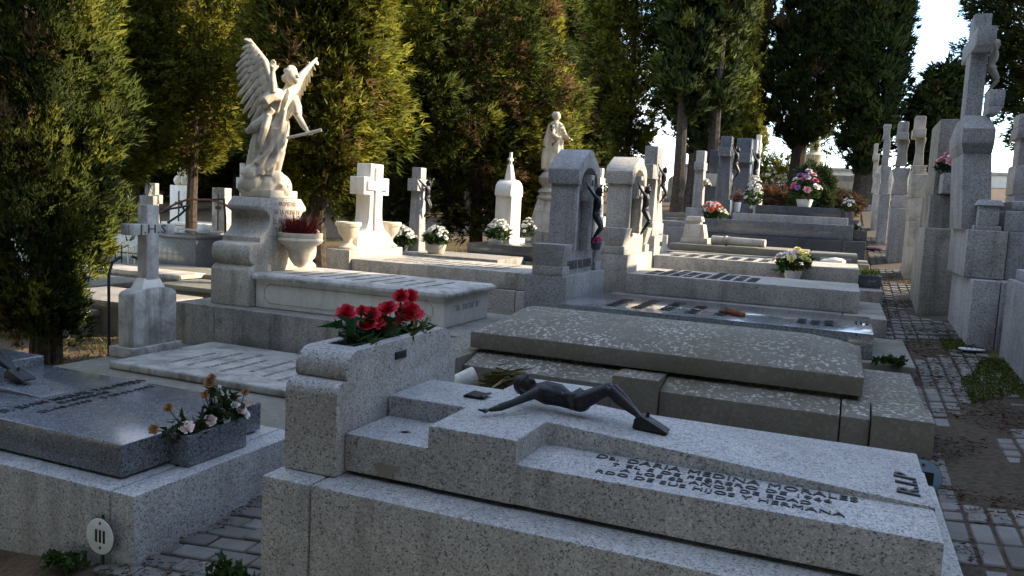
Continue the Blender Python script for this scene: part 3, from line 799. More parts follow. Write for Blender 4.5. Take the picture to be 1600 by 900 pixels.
# ------------------------------------------------------------------ polished blue tomb on the left
t = thing('polished_tomb', 'polished blue-grey granite tomb with a thick flat slab on a pale granite base', 'tomb', (-3.4, 2.75, gz(-3.4, 2.75)))
gb = gz(-4.9, 2.2)-.1
box(-5.0, -2.593, 2.222, 3.26, gb, .42).build('base_block', 'granite_grey', t, 0.01)
box(-2.588, -2.462, 2.224, 3.26, gb, .42).build('base_block', 'granite_grey', t, 0.01)
box(-4.9, -2.64, 2.325, 3.165, .432, .57).build('slab', 'granite_blue', t, 0.006)
pl = [(-4.85, 2.6), (-4.55, 2.6), (-4.55, 2.33), (-4.2, 2.33), (-4.2, 2.6), (-3.55, 2.65), (-3.55, 2.86), (-4.2, 2.9), (-4.2, 3.16), (-4.55, 3.16), (-4.55, 2.9), (-4.85, 2.9)]
vs = [(x, y, .56) for x, y in pl] + [(x, y, .573 if x > -3.6 else .625) for x, y in pl]
fs = [tuple(range(11, -1, -1))] + [(12, 13, 14, 15, 16, 19, 20, 21, 22, 23), (16, 17, 18, 19)] + [(i, (i+1) % 12, 12+(i+1) % 12, 12+i) for i in range(12)]
MB().add(vs, fs).build('cross', 'granite_blue', t, 0.005)
def ltline(txt, a, b, size, z=.571):
    A = onz(*a, z); B = onz(*b, z)
    lettering(t, txt, size, (A[0], A[1], z), (0, 1, 0), (-1, 0, 0), 'black_paint', .003, 1, .0004, width=B[1]-A[1])
ltline('D. JUAN MIGUEL TALAVERA', (5, 645), (222, 594), .075)
ltline('BANEGAS', (96, 631), (170, 613), .06)
ltline('22-10-1915   † 20-11-1991', (64, 646), (240, 604), .05)
bronze_corpus('dark bronze figure of Christ whose feet lie on the polished blue slab', -4.27, 2.74, .612)
pt = thing('stone_planter', 'small polished granite trough of faded roses against the blue slab', 'planter', (-2.58, 2.75, .42))
tr = box(-2.637, -2.53, 2.57, 2.935, .423, .562).build('trough', 'granite_blue', pt, 0.005)
cut(tr, box(-2.622, -2.545, 2.585, 2.92, .48, .7))
box(-2.621, -2.546, 2.586, 2.919, .49, .54).build('soil', 'soil', pt, 0)
ro = thing('faded_roses', 'faded pink and brown dried roses growing out of the polished trough', 'flowers', (-2.585, 2.75, .54))
ps = []; ds = []; mb = MB()
for px, py, k, r in ((240, 671, 'dry', .022), (263, 637, 'dry', .022), (291, 668, 'pale', .032), (329, 657, 'pale', .028), (354, 655, 'white', .02), (327, 597, 'dry', .026), (331, 590, 'dry', .02), (320, 617, 'dry', .018), (383, 613, 'dry', .018), (368, 633, 'white', .02), (377, 640, 'pale', .024), (383, 648, 'white', .022), (343, 604, 'white', .008)):
    q = onx(px, py, -2.56 if k != 'dry' else -2.6)
    flower(ro, k, q, r*1.15, (random.uniform(.2, .9), random.uniform(.2, .8)))
    b = (-2.585, min(2.9, max(2.6, q[1]+random.uniform(-.03, .05))), .53)
    mb.tube([b, ((b[0]+q[0])/2, (b[1]+q[1])/2+.01, (b[2]+q[2])/2+.01), (q[0], q[1], q[2]-.003)], .0028, 5)
    for _ in range(3):
        u = random.uniform(.1, .8); ps.append((b[0]+(q[0]-b[0])*u, b[1]+(q[1]-b[1])*u, b[2]+(q[2]-b[2])*u)); a = random.uniform(0, 6.28); ds.append((math.cos(a), math.sin(a), .3))
for i in range(60):
    y = random.uniform(2.6, 2.91); hmax = .05+.17*math.exp(-((y-2.83)/.06)**2)
    ps.append((-2.585+random.uniform(-.04, .04), y, .55+random.uniform(0, hmax))); a = random.uniform(0, 6.28); ds.append((math.cos(a), math.sin(a), .3))
mb.build('stems', 'bark', ro, 0, kind='stuff')
leaves(ro, ps, ds, .05, .014, 4, [(.03*random.uniform(.6, 1.6), .05*random.uniform(.6, 1.4), .02) for _ in ps], 8)
def disc_sign(label, cx, cy, cz, r, mat, txt, tilt=0.0, edge='rust'):
    s = thing('number_sign', label, 'sign', (cx, cy, gz(cx, cy)))
    n = 32
    poly = [(cx+r*math.cos(2*math.pi*k/n), cz+r*math.sin(2*math.pi*k/n)) for k in range(n)]
    pl = prism(poly, 'y', cy-.004, cy).build('plate', mat, s, 0.0015)
    prism([(cx+(x-cx)*1.03, cz+(z-cz)*1.03) for x, z in poly], 'y', cy+.0003, cy+.004).build('rim', edge, s, 0)
    MB().tube([(cx, cy+.012, gz(cx, cy)-.1), (cx, cy+.012, cz+r*1.12)], .006, 7).build('stake', 'iron', s, 0)
    for dz in (.75, -.62):
        MB().ball((cx+.004, cy-.005, cz+r*dz), (r*.09, .003, r*.09), 8, 5).build('bolt', 'rust', s, 0)
    if txt: lettering(s, txt, r*.95, (cx-r*.36, cy-.0045, cz-r*.3), (1, 0, 0), (0, 0, 1), 'black_paint', .001, 1, .002, width=r*.72)
    return s
disc_sign('round white enamel sign numbered III on a stake before the polished tomb', -2.603, 2.19, .243, .073, 'enamel_white', 'III')
disc_sign('round blue-grey enamel sign on a stake behind the granite tomb\'s foot', .385, 3.7, .565, .078, 'enamel_blue', 'I')

# ------------------------------------------------------------------ white marble tomb with the tall cross
t = thing('marble_tomb', 'weathered white marble slab tomb lying between the polished tomb and the angel', 'tomb', (-3.8, 4.5, gz(-3.8, 4.5)))
box(-5.35, -2.55, 3.62, 5.33, gz(-5.3, 3.6)-.1, .265).build('kerb', 'mossy_concrete', t, 0.02)
box(-4.95, -2.7, 4.24, 5.3, .268, .325).build('slab', 'marble_slab', t, 0.018, 3)
for i in range(9):
    worn_line(t, (-4.55+.17*i, 4.42+random.uniform(0, .1), .326), (0, 1, 0), (-1, 0, 0), .62*random.uniform(.6, 1), .042, 'letter_shallow', i, .002)
m = thing('marble_cross', 'tall white marble cross lettered J.H.S on an arched marble block', 'cross', (-5.1, 4.8, .268))
p0 = onz(207.5, 560, .28); X0 = p0[0]
def yz(px, py, X=None): q = onx(px, py, X0 if X is None else X); return (q[1], q[2])
ya, yb = p0[1], yz(285, 543)[0]; yc = (ya+yb)/2
MB().box(X0-.26, X0, ya, yb, .27, yz(207, 546)[1]).build('foot_block', 'marble_old', m, .01)
zf = yz(207, 546)[1]; zs = yz(221, 464)[1]; za = yz(250, 449)[1]; hw = (yb-ya)/2*.86
arch = [(yc-hw, zf), (yc-hw, zs)] + [(yc+hw*math.cos(a), zs+(za-zs)*math.sin(a)) for a in np.linspace(math.pi, 0, 12)[1:-1]] + [(yc+hw, zs), (yc+hw, zf)]
prism(arch, 'x', X0-.2, X0-.03).build('arched_block', 'marble_old', m, .012)
box(X0-.23, X0-.205, yc-hw*.8, yc-hw*.55, zf, zs).build('pilaster', 'marble_old', m, .006)
zt = za+.07
MB().frust(X0-.19, X0-.04, yc-hw*.62, yc+hw*.62, za-.05, X0-.16, X0-.07, yc-hw*.36, yc+hw*.36, zt).build('cross_foot', 'marble_white', m, .008)
zcT = yz(240, 321)[1]; zb0, zb1 = yz(240, 368)[1], yz(240, 351)[1]
sw = .062; al = .225
cr = [(yc-sw, zt-.01), (yc-sw, zb0), (yc-al, zb0), (yc-al, zb1), (yc-sw, zb1), (yc-sw, zcT), (yc+sw, zcT), (yc+sw, zb1), (yc+al, zb1), (yc+al, zb0), (yc+sw, zb0), (yc+sw, zt-.01)]
prism(cr, 'x', X0-.165, X0-.065).build('cross', 'marble_old', m, .006)
lettering(m, 'J.H.S', .1, (X0-.064, yc-.13, zb0+.015), (0, 1, 0), (0, 0, 1), 'letter_grey', .002, 1, 0, width=.27)

# ------------------------------------------------------------------ angel tomb
t = thing('angel_tomb', 'cream marble sarcophagus on a grey granite plinth under the angel', 'tomb', (-3.9, 6.0, gz(-3.9, 6)))
gb = gz(-5.4, 5.4)-.1
box(-5.45, -5.004, 5.36, 6.72, gb, .62).build('plinth_block', 'granite_old', t, .01)
box(-4.998, -2.52, 5.362, 6.72, gb, .618).build('plinth_block', 'granite_old', t, .01)
box(-4.735, -2.87, 5.58, 6.42, .622, .87).build('chest', 'marble_white', t, .006)
lid = [(-4.74, .868), (-2.845, .868), (-2.815, .885), (-2.815, .905), (-2.84, .925), (-4.74, .925)]
MB().box(-4.735, -2.815, 5.525, 6.475, .871, .9).frust(-4.735, -2.815, 5.525, 6.475, .9, -4.735, -2.85, 5.56, 6.44, .925).build('lid', 'marble_old', t, .01)
fr = MB()
x0, x1, z0, z1, w = -4.64, -2.97, .665, .83, .006
for a, b in (((x0+.05, z0), (x1-.05, z0)), ((x1-.05, z0), (x1, z0+.05)), ((x1, z0+.05), (x1, z1-.05)), ((x1, z1-.05), (x1-.05, z1)), ((x1-.05, z1), (x0+.05, z1)), ((x0+.05, z1), (x0, z1-.05)), ((x0, z1-.05), (x0, z0+.05)), ((x0, z0+.05), (x0+.05, z0))):
    fr.tube([(a[0], 5.579, a[1]), (b[0], 5.579, b[1])], w*.7, 6)
fr.build('panel_moulding', 'marble_old', t, 0)
for i in range(9):
    worn_line(t, (-4.45+.17*i, 5.66, .9255), (0, 1, 0), (-1, 0, 0), .66*random.uniform(.7, 1), .042, 'letter_shallow', 20+i, .002)
worn_line(t, (-2.8698, 5.75, .74), (0, 1, 0), (0, 0, 1), .45, .05, 'marble_old', 40, .003)
pd = thing('angel_pedestal', 'curved granite pedestal with lettering and a marble bowl beneath the angel', 'pedestal', (-4.95, 5.98, .62))
hwz = [(.48, .622), (.48, .94), (.455, .965), (.42, .98), (.42, 1.0)] + [(.43+.05*math.sin(a), 1.085-.085*math.cos(a)) for a in np.linspace(0.2, math.pi-.2, 7)] + \
      [(.40, 1.175), (.345, 1.18), (.345, 1.225), (.33, 1.235), (.275, 1.27), (.235, 1.32), (.215, 1.375), (.22, 1.42), (.25, 1.455), (.295, 1.47), (.295, 1.50), (.22, 1.58)]
poly = [(5.98-w, z) for w, z in hwz] + [(5.98+w, z) for w, z in reversed(hwz)]
prism(poly, 'x', -5.17, -4.745).build('shaft', 'granite_warm', pd, .008)
for i, (txt, w, s) in enumerate((('PROPIEDAD', .25, .055), ('DE LA VIUDA DE', .36, .055), ('D. FRANCISCO', .4, .075), ('TA', .085, .065))):
    lettering(pd, txt, s, (-4.744, 5.98-(.15 if i == 3 else w/2-.02), 1.51-.075*i-(.015 if i > 1 else 0)), (0, 1, 0), (0, 0, 1), 'letter_brown', .001, 1, .0005, width=w)
bw = [(.01, -.29), (.05, -.27), (.085, -.22), (.1, -.19), (.105, -.15), (.14, -.09), (.19, -.06), (.205, -.035), (.195, -.012), (.2, 0), (.2, .03), (.17, .03), (.16, -.02), (.05, -.02)]
MB().lathe(bw, -4.585, 5.99, 1.245, 28).build('bowl', 'marble_cream', pd, 0)
hth = thing('heather_plant', 'dark red heather growing in the angel\'s marble bowl', 'plant', (-4.585, 5.99, 1.235))
ps = []; ds = []
for i in range(150):
    a = random.uniform(0, 6.28); q = .12*math.sqrt(random.random()); ps.append((-4.585+q*math.cos(a), 5.99+q*math.sin(a), 1.24+random.uniform(0, .08))); ds.append((math.cos(a)*.45*q/.12, math.sin(a)*.45*q/.12, 1))
leaves(hth, ps, ds, .11, .006, 5, [(.13*random.uniform(.5, 1.5), .02, .022) for _ in ps], 9, .22)
fl = bouquet('small orange blossoms lying at the rim of the angel\'s bowl', (-4.56, 6.14, 1.275), ['orange', 'pale'], 5, .05, .02, .022, seed=3, nl=8, flat=True)

def ell_rings(mb, secs, n=26, fold=0.0, kf=7, seed=0.0):
    """stacked elliptical sections (cx, cy, cz, rx, ry) with drapery folds"""
    vs = []; fs = []
    for j, (cx, cy, cz, rx, ry) in enumerate(secs):
        for k in range(n):
            a = 2*math.pi*k/n
            f = 1+fold*(math.sin(kf*a+seed+cz*5)*.6+math.sin((kf+4)*a-cz*9+seed*2)*.4)
            vs.append((cx+rx*f*math.cos(a), cy+ry*f*math.sin(a), cz))
    for j in range(len(secs)-1):
        for k in range(n):
            fs.append((j*n+k, j*n+(k+1) % n, (j+1)*n+(k+1) % n, (j+1)*n+k))
    fs.append(tuple(range(n))[::-1]); fs.append(tuple((len(secs)-1)*n+k for k in range(n)))
    mb.add(vs, fs)
# ------------------------------------------------------------------ the angel: u runs to the image right, v away from the viewer
AO = Vector((-4.95, 5.98, 1.58)); UU = Vector((.77, .64, 0)); VV = Vector((-.64, .77, 0))
def A(u, v, z): return tuple(AO+UU*(u+.075*max(0, z-.1))+VV*v+Vector((0, 0, z)))
ag = thing('angel_statue', 'cream marble angel with spread wings and one raised hand on a cloud-like rock', 'statue', tuple(AO))
box(-5.11, -4.765, 5.79, 6.17, 1.582, 1.65).build('statue_base', 'marble_cream', ag, .01)
rk = MB(); rr = random.Random(9)
for u, v, z, r in ((-.12, 0, .12, .15), (.02, -.02, .1, .15), (.1, .02, .1, .13), (-.2, .02, .1, .1), (-.05, .05, .2, .12), (.06, -.06, .16, .1), (-.15, -.05, .2, .1), (.13, -.05, .08, .09), (-.1, .08, .14, .12)):
    rk.ball(A(u*.92, v, z), (r*.95, r*.95, r), 14, 9)
for k in range(46):
    a = rr.uniform(0, 6.28); q = rr.uniform(.1, 1); zz = rr.uniform(.05, .2)
    rk.tube([A(-.04+.2*q*math.cos(a), .13*q*math.sin(a), zz), A(-.05+.17*q*math.cos(a+.5), .12*q*math.sin(a+.5), zz+.05)], [rr.uniform(.02, .05), rr.uniform(.015, .04)], 8)
remesh_obj('cloud_rock', rk, 'marble_cream', ag, .009, 4)
bd = MB()
secs = []
for q, (u, v, z, ru, rv) in enumerate([(-.10, 0, .2, .19, .15), (-.07, 0, .27, .17, .15), (-.03, 0, .36, .14, .13), (.0, 0, .46, .125, .125), (.015, 0, .56, .12, .125), (.03, 0, .66, .112, .115), (.04, 0, .74, .092, .085), (.052, 0, .82, .095, .085), (.066, 0, .9, .105, .085), (.075, 0, .96, .095, .07), (.08, 0, 1.0, .05, .045)]):
    c = A(u, v, z); secs.append((c[0], c[1], c[2], ru*.88, rv*.88))
ell_rings(bd, secs, 48, .2, 9, 1.0)
bd.tube([A(.08, 0, .97), A(.095, -.01, 1.03), A(.1, -.02, 1.07)], [.045, .036, .034], 10)      # neck
hd = (.108, -.03, 1.115)
bd.ball(A(*hd), (.064, .064, .078), 16, 12); bd.ball(A(hd[0]+.03, hd[1]-.03, hd[2]-.035), (.04, .04, .042), 12, 8)
bd.tube([A(hd[0]+.045, hd[1]-.05, hd[2]+.012), A(hd[0]+.062, hd[1]-.062, hd[2]-.018)], [.009, .013], 8)      # nose
bd.ball(A(hd[0]+.05, hd[1]-.052, hd[2]-.042), (.016, .016, .008), 8, 6)
# near leg pressing through the cloth, and feet
bd.tube([A(.03, -.05, .62), A(.06, -.08, .42), A(.05, -.05, .2), A(.05, -.06, .13)], [.075, .06, .04, .033], 12)
for du, dv in ((.02, -.03), (.07, .02)):
    bd.tube([A(.04+du, -.05+dv, .15), A(.08+du, -.1+dv, .115), A(.11+du, -.13+dv, .105)], [.03, .028, .018], 9)
# raised arm with wide sleeve
bd.tube([A(.01, -.03, .94), A(-.04, -.12, .92), A(-.035, -.16, .94)], [.06, .055, .045], 12)
bd.tube([A(-.03, -.13, .93), A(-.1, -.15, .86), A(-.13, -.15, .84)], [.05, .045, .02], 10)
bd.tube([A(-.035, -.16, .94), A(-.05, -.17, 1.03), A(-.06, -.16, 1.12)], [.036, .034, .022], 10)
bd.tube([A(-.06, -.16, 1.12), A(-.062, -.16, 1.165)], [.022, .03], 9)
for k in range(4):
    bd.tube([A(-.085+.015*k, -.16, 1.16), A(-.088+.015*k, -.163, 1.2), A(-.084+.014*k, -.175, 1.23-.012*abs(k-1.5))], [.0095, .009, .0075], 7)
bd.tube([A(-.04, -.16, 1.14), A(-.018, -.165, 1.17), A(-.012, -.17, 1.195)], [.011, .01, .008], 7)
# lowered arm holding the staff
bd.tube([A(.14, .0, .93), A(.175, -.03, .84), A(.19, -.05, .77)], [.05, .052, .045], 11)
bd.tube([A(.19, -.05, .77), A(.24, -.1, .69), A(.285, -.14, .63)], [.034, .03, .021], 10)
bd.ball(A(.3, -.155, .61), (.024, .026, .02), 9, 7)
for k in range(4):
    bd.tube([A(.3+.01*k, -.165, .615), A(.312+.01*k, -.185, .6), A(.305+.01*k, -.18, .58)], [.009, .008, .007], 6)
# sash and flying drapery on the left
for pts, r in (([A(-.02, -.06, .8), A(-.1, -.05, .7), A(-.17, -.03, .63), A(-.24, 0, .58)], [.03, .045, .05, .02]),
               ([A(-.05, -.08, .74), A(-.08, -.1, .62), A(-.1, -.1, .5), A(-.09, -.1, .4)], [.03, .04, .035, .015]),
               ([A(-.12, 0, .65), A(-.15, 0, .5), A(-.16, 0, .36), A(-.19, 0, .26)], [.04, .045, .05, .03]),
               ([A(.08, -.1, .8), A(.06, -.12, .6), A(-.02, -.13, .42), A(-.12, -.12, .3)], [.018, .024, .026, .02]),
               ([A(.1, -.08, .7), A(.09, -.12, .5), A(.04, -.13, .34), A(-.04, -.13, .25)], [.016, .022, .024, .02])):
    bd.tube(pts, r, 9)
body = remesh_obj('body', bd, 'marble_cream', ag, .0075, 1)
hr = MB()
for k in range(26):
    a = random.uniform(0, 6.28); e = random.uniform(-.2, 1.5)
    hr.ball(A(hd[0]-.012+.05*math.cos(a)*math.cos(e), hd[1]+.016+.05*math.sin(a)*math.cos(e), hd[2]+.022+.055*math.sin(e)), random.uniform(.018, .027), 8, 6)
hr.ball(A(hd[0]-.05, hd[1]+.03, hd[2]-.02), .04, 9, 7)
remesh_obj('hair', hr, 'marble_cream', body, .008, 1)
def feather(mb, base, tip, w, nrm, th=.008):
    b = Vector(base); e = Vector(tip); d = e-b; n = Vector(nrm).normalized(); s = d.cross(n).normalized()
    sec = [(0, .45), (.25, .9), (.6, 1.0), (.85, .8), (.97, .4), (1.0, .08)]
    vs = []
    for q, ww in sec:
        c = b+d*q - n*(.05*d.length*q*q)
        for sgn in (-1, 1):
            for side in (-1, 1):
                vs.append(tuple(c+s*sgn*w*ww*.5+n*side*th*(.5 if sgn else 1)))
        vs.append(tuple(c+n*th*1.5))
    fs = []
    for i in range(len(sec)-1):
        o0 = i*5; o1 = o0+5
        fs += [(o0+0, o0+2, o1+2, o1+0), (o0+1, o1+1, o1+4, o0+4), (o0+4, o1+4, o1+3, o0+3), (o0+0, o1+0, o1+1, o0+1), (o0+2, o0+3, o1+3, o1+2)]
    fs += [(0, 1, 4, 3, 2), tuple(len(vs)-5+k for k in (0, 2, 3, 4, 1))]
    mb.add(vs, fs)
def wing(root_pt, wrist, tip, trail, nrm, n1=8, n2=6, name='wing'):
    """arm of the wing from root to wrist to tip; primaries and coverts fan towards the trailing points"""
    arm = MB(); arm.tube([root_pt, [(a+b)/2 for a, b in zip(root_pt, wrist)], wrist, [w*.45+t*.55 for w, t in zip(wrist, tip)], tip], [.04, .042, .035, .022, .01], 10)
    w = arm.build(name, 'marble_cream', ag, 0)
    rp, wr, tp = Vector(root_pt), Vector(wrist), Vector(tip)
    tr = [Vector(q) for q in trail]
    def lerp(L, t): 
        f = t*(len(L)-1); i = min(int(f), len(L)-2); return L[i].lerp(L[i+1], f-i)
    edge = [rp, rp.lerp(wr, .5), wr, wr.lerp(tp, .5), tp.lerp(wr, .15)]
    for k in range(n1+n2):
        q = k/(n1+n2-1); e = lerp(edge, q); e2 = lerp(tr, q)
        fb = MB(); feather(fb, e, e2+(e2-e)*random.uniform(-.06, .08), .047, nrm, .009); fb.build('feather', 'marble_cream', w, 0)
    for row, (ln, off) in enumerate(((.55, .013), (.34, .022))):
        for k in range(10):
            q = (k+.5*(row % 2))/10; e = lerp(edge, q*.92); e2 = lerp(tr, q*.95)
            fb = MB(); o = Vector(nrm).normalized()*off; feather(fb, e+o, e+(e2-e)*ln+o, .06, nrm, .008); fb.build('feather', 'marble_cream', w, 0)
    return w
nn = -(UU*.25)+VV*-1.0
wing(A(.0, .03, .93), A(-.14, .1, 1.24), A(-.29, .16, 1.44),
     [A(-.1, .08, .6), A(-.2, .1, .66), A(-.27, .12, .76), A(-.33, .13, .9), A(-.37, .14, 1.02), A(-.385, .15, 1.14), A(-.36, .16, 1.27), A(-.335, .16, 1.43)], tuple(nn))
wing(A(.12, .08, .95), A(.2, .22, 1.16), A(.33, .34, 1.36),
     [A(.1, .25, .72), A(.14, .34, .8), A(.19, .42, .92), A(.24, .46, 1.04), A(.29, .46, 1.16), A(.345, .4, 1.32)], tuple(-UU*.9-VV*.45))
stf = thing('stone_staff', 'short marble rod held in the angel\'s lowered hand', 'staff', A(.3, -.175, .6))
MB().tube([A(.12, -.1, .55), A(.3, -.178, .6), A(.41, -.22, .635)], [.013, .014, .016], 9).build('rod', 'marble_cream', stf, 0)

# ------------------------------------------------------------------ lichen-covered double tomb behind the granite one
t = thing('lichen_tomb', 'long lichen-spotted stone tomb with barrel-topped lid behind the granite tomb', 'tomb', (-1.0, 4.8, gz(-1, 4.8)))
gb = gz(-2.5, 4.1)-.1
def XY(px, py, Y): return ony(px, py, Y)[0]
xl = XY(723, 568, 4.13)
cuts = [xl, XY(956, 612, 4.13), XY(1029, 622, 4.13), XY(1313, 649, 4.13), XY(1361, 655, 4.13)]
for i, (a, b) in enumerate(zip(cuts[:-1], cuts[1:])):
    if i == 1: MB().box(a+.003, b-.003, 4.10, 4.42, gb, .745).build('kerb_block', 'lichen_stone', t, .008)
    else: MB().add([(a+.003, 4.13, gb), (b-.003, 4.13, gb), (b-.003, 4.4, gb), (a+.003, 4.4, gb), (a+.003, 4.13, .685), (b-.003, 4.13, .685), (b-.003, 4.4, .75), (a+.003, 4.4, .75)],
                   [(3, 2, 1, 0), (4, 5, 6, 7), (0, 1, 5, 4), (1, 2, 6, 5), (2, 3, 7, 6), (3, 0, 4, 7)]).build('kerb_block', 'lichen_stone', t, .008)
box(cuts[-1]+.003, .465, 4.11, 4.42, gb, .715).build('kerb_block', 'lichen_stone', t, .008)
box(-2.42, xl-.003, 4.06, 4.5, gb, .735).build('kerb_block', 'lichen_stone', t, .008)
box(-2.42, .455, 4.403, 5.5, gb, .70).build('core', 'lichen_stone', t, .01)
lx0, lx1 = XY(735, 525, 4.3), .15
sec = [(4.3, .757), (4.3, .855)] + [(4.3+1.12*q, .855+.105*math.sin(math.pi*q)**.75) for q in np.linspace(0, 1, 13)[1:-1]] + [(5.42, .855), (5.42, .757)]
lid = MB(); n = len(sec); vs = []
for X, sc in ((lx0, 0.0), (lx0+.14, 1.0), (lx1-.3, 1.0), (lx1-.12, .75), (lx1-.03, .35), (lx1, 0.0)):
    for y, z in sec: vs.append((X, y, .855+(z-.855)*sc if z > .855 else z))
fs = [tuple(range(n))[::-1], tuple(5*n+k for k in range(n))] + [(j*n+k, j*n+(k+1) % n, (j+1)*n+(k+1) % n, (j+1)*n+k) for j in range(5) for k in range(n)]
lid.add(vs, fs).build('lid', 'lichen_stone', t, .006)
v = thing('fallen_vase', 'ribbed clear plastic flower cone fallen between two tombs', 'vase', (-1.6, 3.56, .62))
q0 = Vector(ony(690, 606, 3.5)); q1 = Vector(ony(742, 588, 3.62))
MB().tube([q0, q0.lerp(q1, .5), q0.lerp(q1, .85), q1], [.03, .042, .05, .052], 14).build('cone', 'plastic_clear', v, 0)
fb = thing('dry_fronds', 'wilted green and straw fronds lying behind the granite tomb', 'leaves', (-1.4, 3.6, .66))
ps = [tuple(ony(748+50*u, 600-12*u+random.uniform(-4, 4), 3.58)) for u in np.random.default_rng(2).uniform(0, 1, 40)]
leaves(fb, ps, [(1, .1, .12)]*len(ps), .11, .006, 4, [(.07*random.uniform(.6, 1.7), .07, .025) for _ in ps], 12, .3)
MB().tube([ony(766, 608, 3.5), ony(790, 592, 3.56), ony(808, 580, 3.62)], [.003, .011, .002], 5).build('dry_blade', 'dead_wood', fb, 0)

# ------------------------------------------------------------------ middle row of tombs running back along the path
def tomb(name, label, x0, x1, y0, y1, zt, zs, px1, py0, py1, mslab, mplinth, lines=(), lmat='letter_grey', split=True, seed=0):
    """slab zs..zt on a plinth whose foot end reaches px1"""
    t = thing(name, label, 'tomb', ((x0+x1)/2, (y0+y1)/2, gz((x0+x1)/2, (y0+y1)/2)))
    g = gz(x0, y0)-.1
    if split:
        xm = x1-.12
        box(x0-.1, xm-.003, py0, py1, g, zs-.004).build('plinth_block', mplinth, t, .01)
        box(xm+.003, px1, py0, py1, g, zs-.004).build('plinth_block', mplinth, t, .01)
    else: box(x0-.1, px1, py0, py1, g, zs-.004).build('plinth_block', mplinth, t, .01)
    box(x0, x1, y0, y1, zs, zt).build('slab', mslab, t, .008)
    for i, (x, l, o, h) in enumerate(lines):
        worn_line(t, (x, y0+o, zt+.0005), (0, 1, 0), (-1, 0, 0), l, h, lmat, seed*50+i)
    return t
tm = tomb('mirror_tomb', 'dark mirror-polished granite tomb reflecting the sky, wet stains on its slab', -1.97, .235, 5.7, 6.74, .9, .73, .49, 5.6, 6.88, 'granite_mirror', 'mossy_concrete',
     [(-1.55+.2*i, .55+.08*(i % 3), .14, .085) for i in range(5)] + [(-.2+.09*i, .3, .2, .06) for i in range(3)], 'black_paint', seed=1)
for i in range(3): MB().tube([(.13+.035*i, 6.2, .902), (.13+.035*i, 6.34, .902)], .007, 6).build('bar_mark', 'black_paint', tm, 0)
tw = thing('fallen_cone', 'brown dry flower head lying on the mirror-polished slab', 'debris', tuple(onz(1148, 490, .902)))
c = onz(1148, 490, .915); MB().tube([(c[0]-.11, c[1]+.1, c[2]), (c[0]-.02, c[1]+.02, c[2]+.01), (c[0]+.07, c[1]-.04, c[2])], [.012, .03, .016], 8).build('head', 'rust', tw, 0)
tn3 = tomb('granite_slab_tomb', 'pale speckled slab tomb with dark letter rows at the sunlit gabled headstone', -1.86, .16, 7.3, 8.27, 1.045, .86, .375, 7.04, 8.5, 'granite_warm', 'granite_old',
     [(-1.62+.115*i, .5+.1*((i*7) % 4), .12, .085) for i in range(9)], 'letter_grey', seed=2)
tn4 = tomb('granite_slab_tomb', 'pale slab tomb with letter rows at the headstone shaped as a cross', -1.95, .165, 8.87, 9.95, 1.15, .965, .40, 8.6, 10.1, 'granite_warm', 'granite_old',
     [(-1.7+.16*i, .5+.1*((i*5) % 4), .12, .1) for i in range(7)], 'letter_grey', seed=3)
bx = box(.172, .385, 8.95, 9.5, .965, 1.09).build('foot_box', 'granite_dark', tn4, .006)
gp = thing('grass_tuft', 'green grass growing in the dark box at a slab\'s foot', 'plant', (.28, 9.22, 1.09))
ps = [(random.uniform(.19, .37), random.uniform(8.98, 9.47), 1.085) for _ in range(70)]
leaves(gp, ps, [(0, 0, 1)]*len(ps), .07, .005, 3, [(.07, .1, .02)]*len(ps), 13, .45)
# ruined tomb with the broken column
t = thing('ruined_tomb', 'low ruined tomb of cracked weathered ledges under a fallen column', 'tomb', (-.8, 10.8, gz(-.8, 10.8)))
z5 = float(ony(1343, 399, 10.25)[2])
for i, (a, b, y0, y1, dz) in enumerate(((-2.2, -.55, 10.15, 11.3, -.09), (-.54, .3, 10.2, 11.3, -.1), (-2.1, -.4, 10.4, 11.25, 0.0), (-.39, .17, 10.4, 11.25, -.015))):
    box(a, b, y0, y1, gz(a, y0)-.1 if i < 2 else z5-.1, z5+dz).build('ledge_block', 'mossy_concrete', t, .02)
mb = MB().box(-.25, .1, 10.18, 10.3, z5-.08, z5-.05); mb.build('broken_piece', 'mossy_concrete', t, .012)
cp = thing('broken_pedestal', 'worn stump of a moulded pedestal standing on the ruined tomb', 'pedestal', tuple(ony(1086, 376, 10.75)))
c = ony(1086, 376, 10.75); s = 1/ppm(c); x = c[0]; y = c[1]; z = z5
MB().box(x-19*s, x+21*s, y-.16, y+.2, z, z+9*s).frust(x-17*s, x+17*s, y-.15, y+.17, z+9*s, x-15*s, x+13*s, y-.13, y+.15, z+30*s).box(x-11*s, x+8*s, y-.1, y+.1, z+30*s, z+34*s).frust(x-15*s, x+11*s, y-.12, y+.12, z+34*s, x-13*s, x+9*s, y-.1, y+.1, z+42*s).build('stump', 'limestone', cp, .012)
fc = thing('fallen_column', 'round grey column shaft lying broken on the ruined tomb', 'column', (-1.0, 10.7, z5))
a = Vector(ony(1113, 371, 10.62)); b = Vector(ony(1196, 380, 10.5)); a.z = b.z = z5+.062
MB().tube([a, a.lerp(b, .24)], [.062, .058], 14).build('shaft', 'limestone', fc, .004)
MB().tube([a.lerp(b, .25), a.lerp(b, .29)], [.068, .068], 14).build('collar', 'limestone', fc, .004)
MB().tube([a.lerp(b, .3), b], [.058, .052], 14).build('shaft', 'limestone', fc, .004)
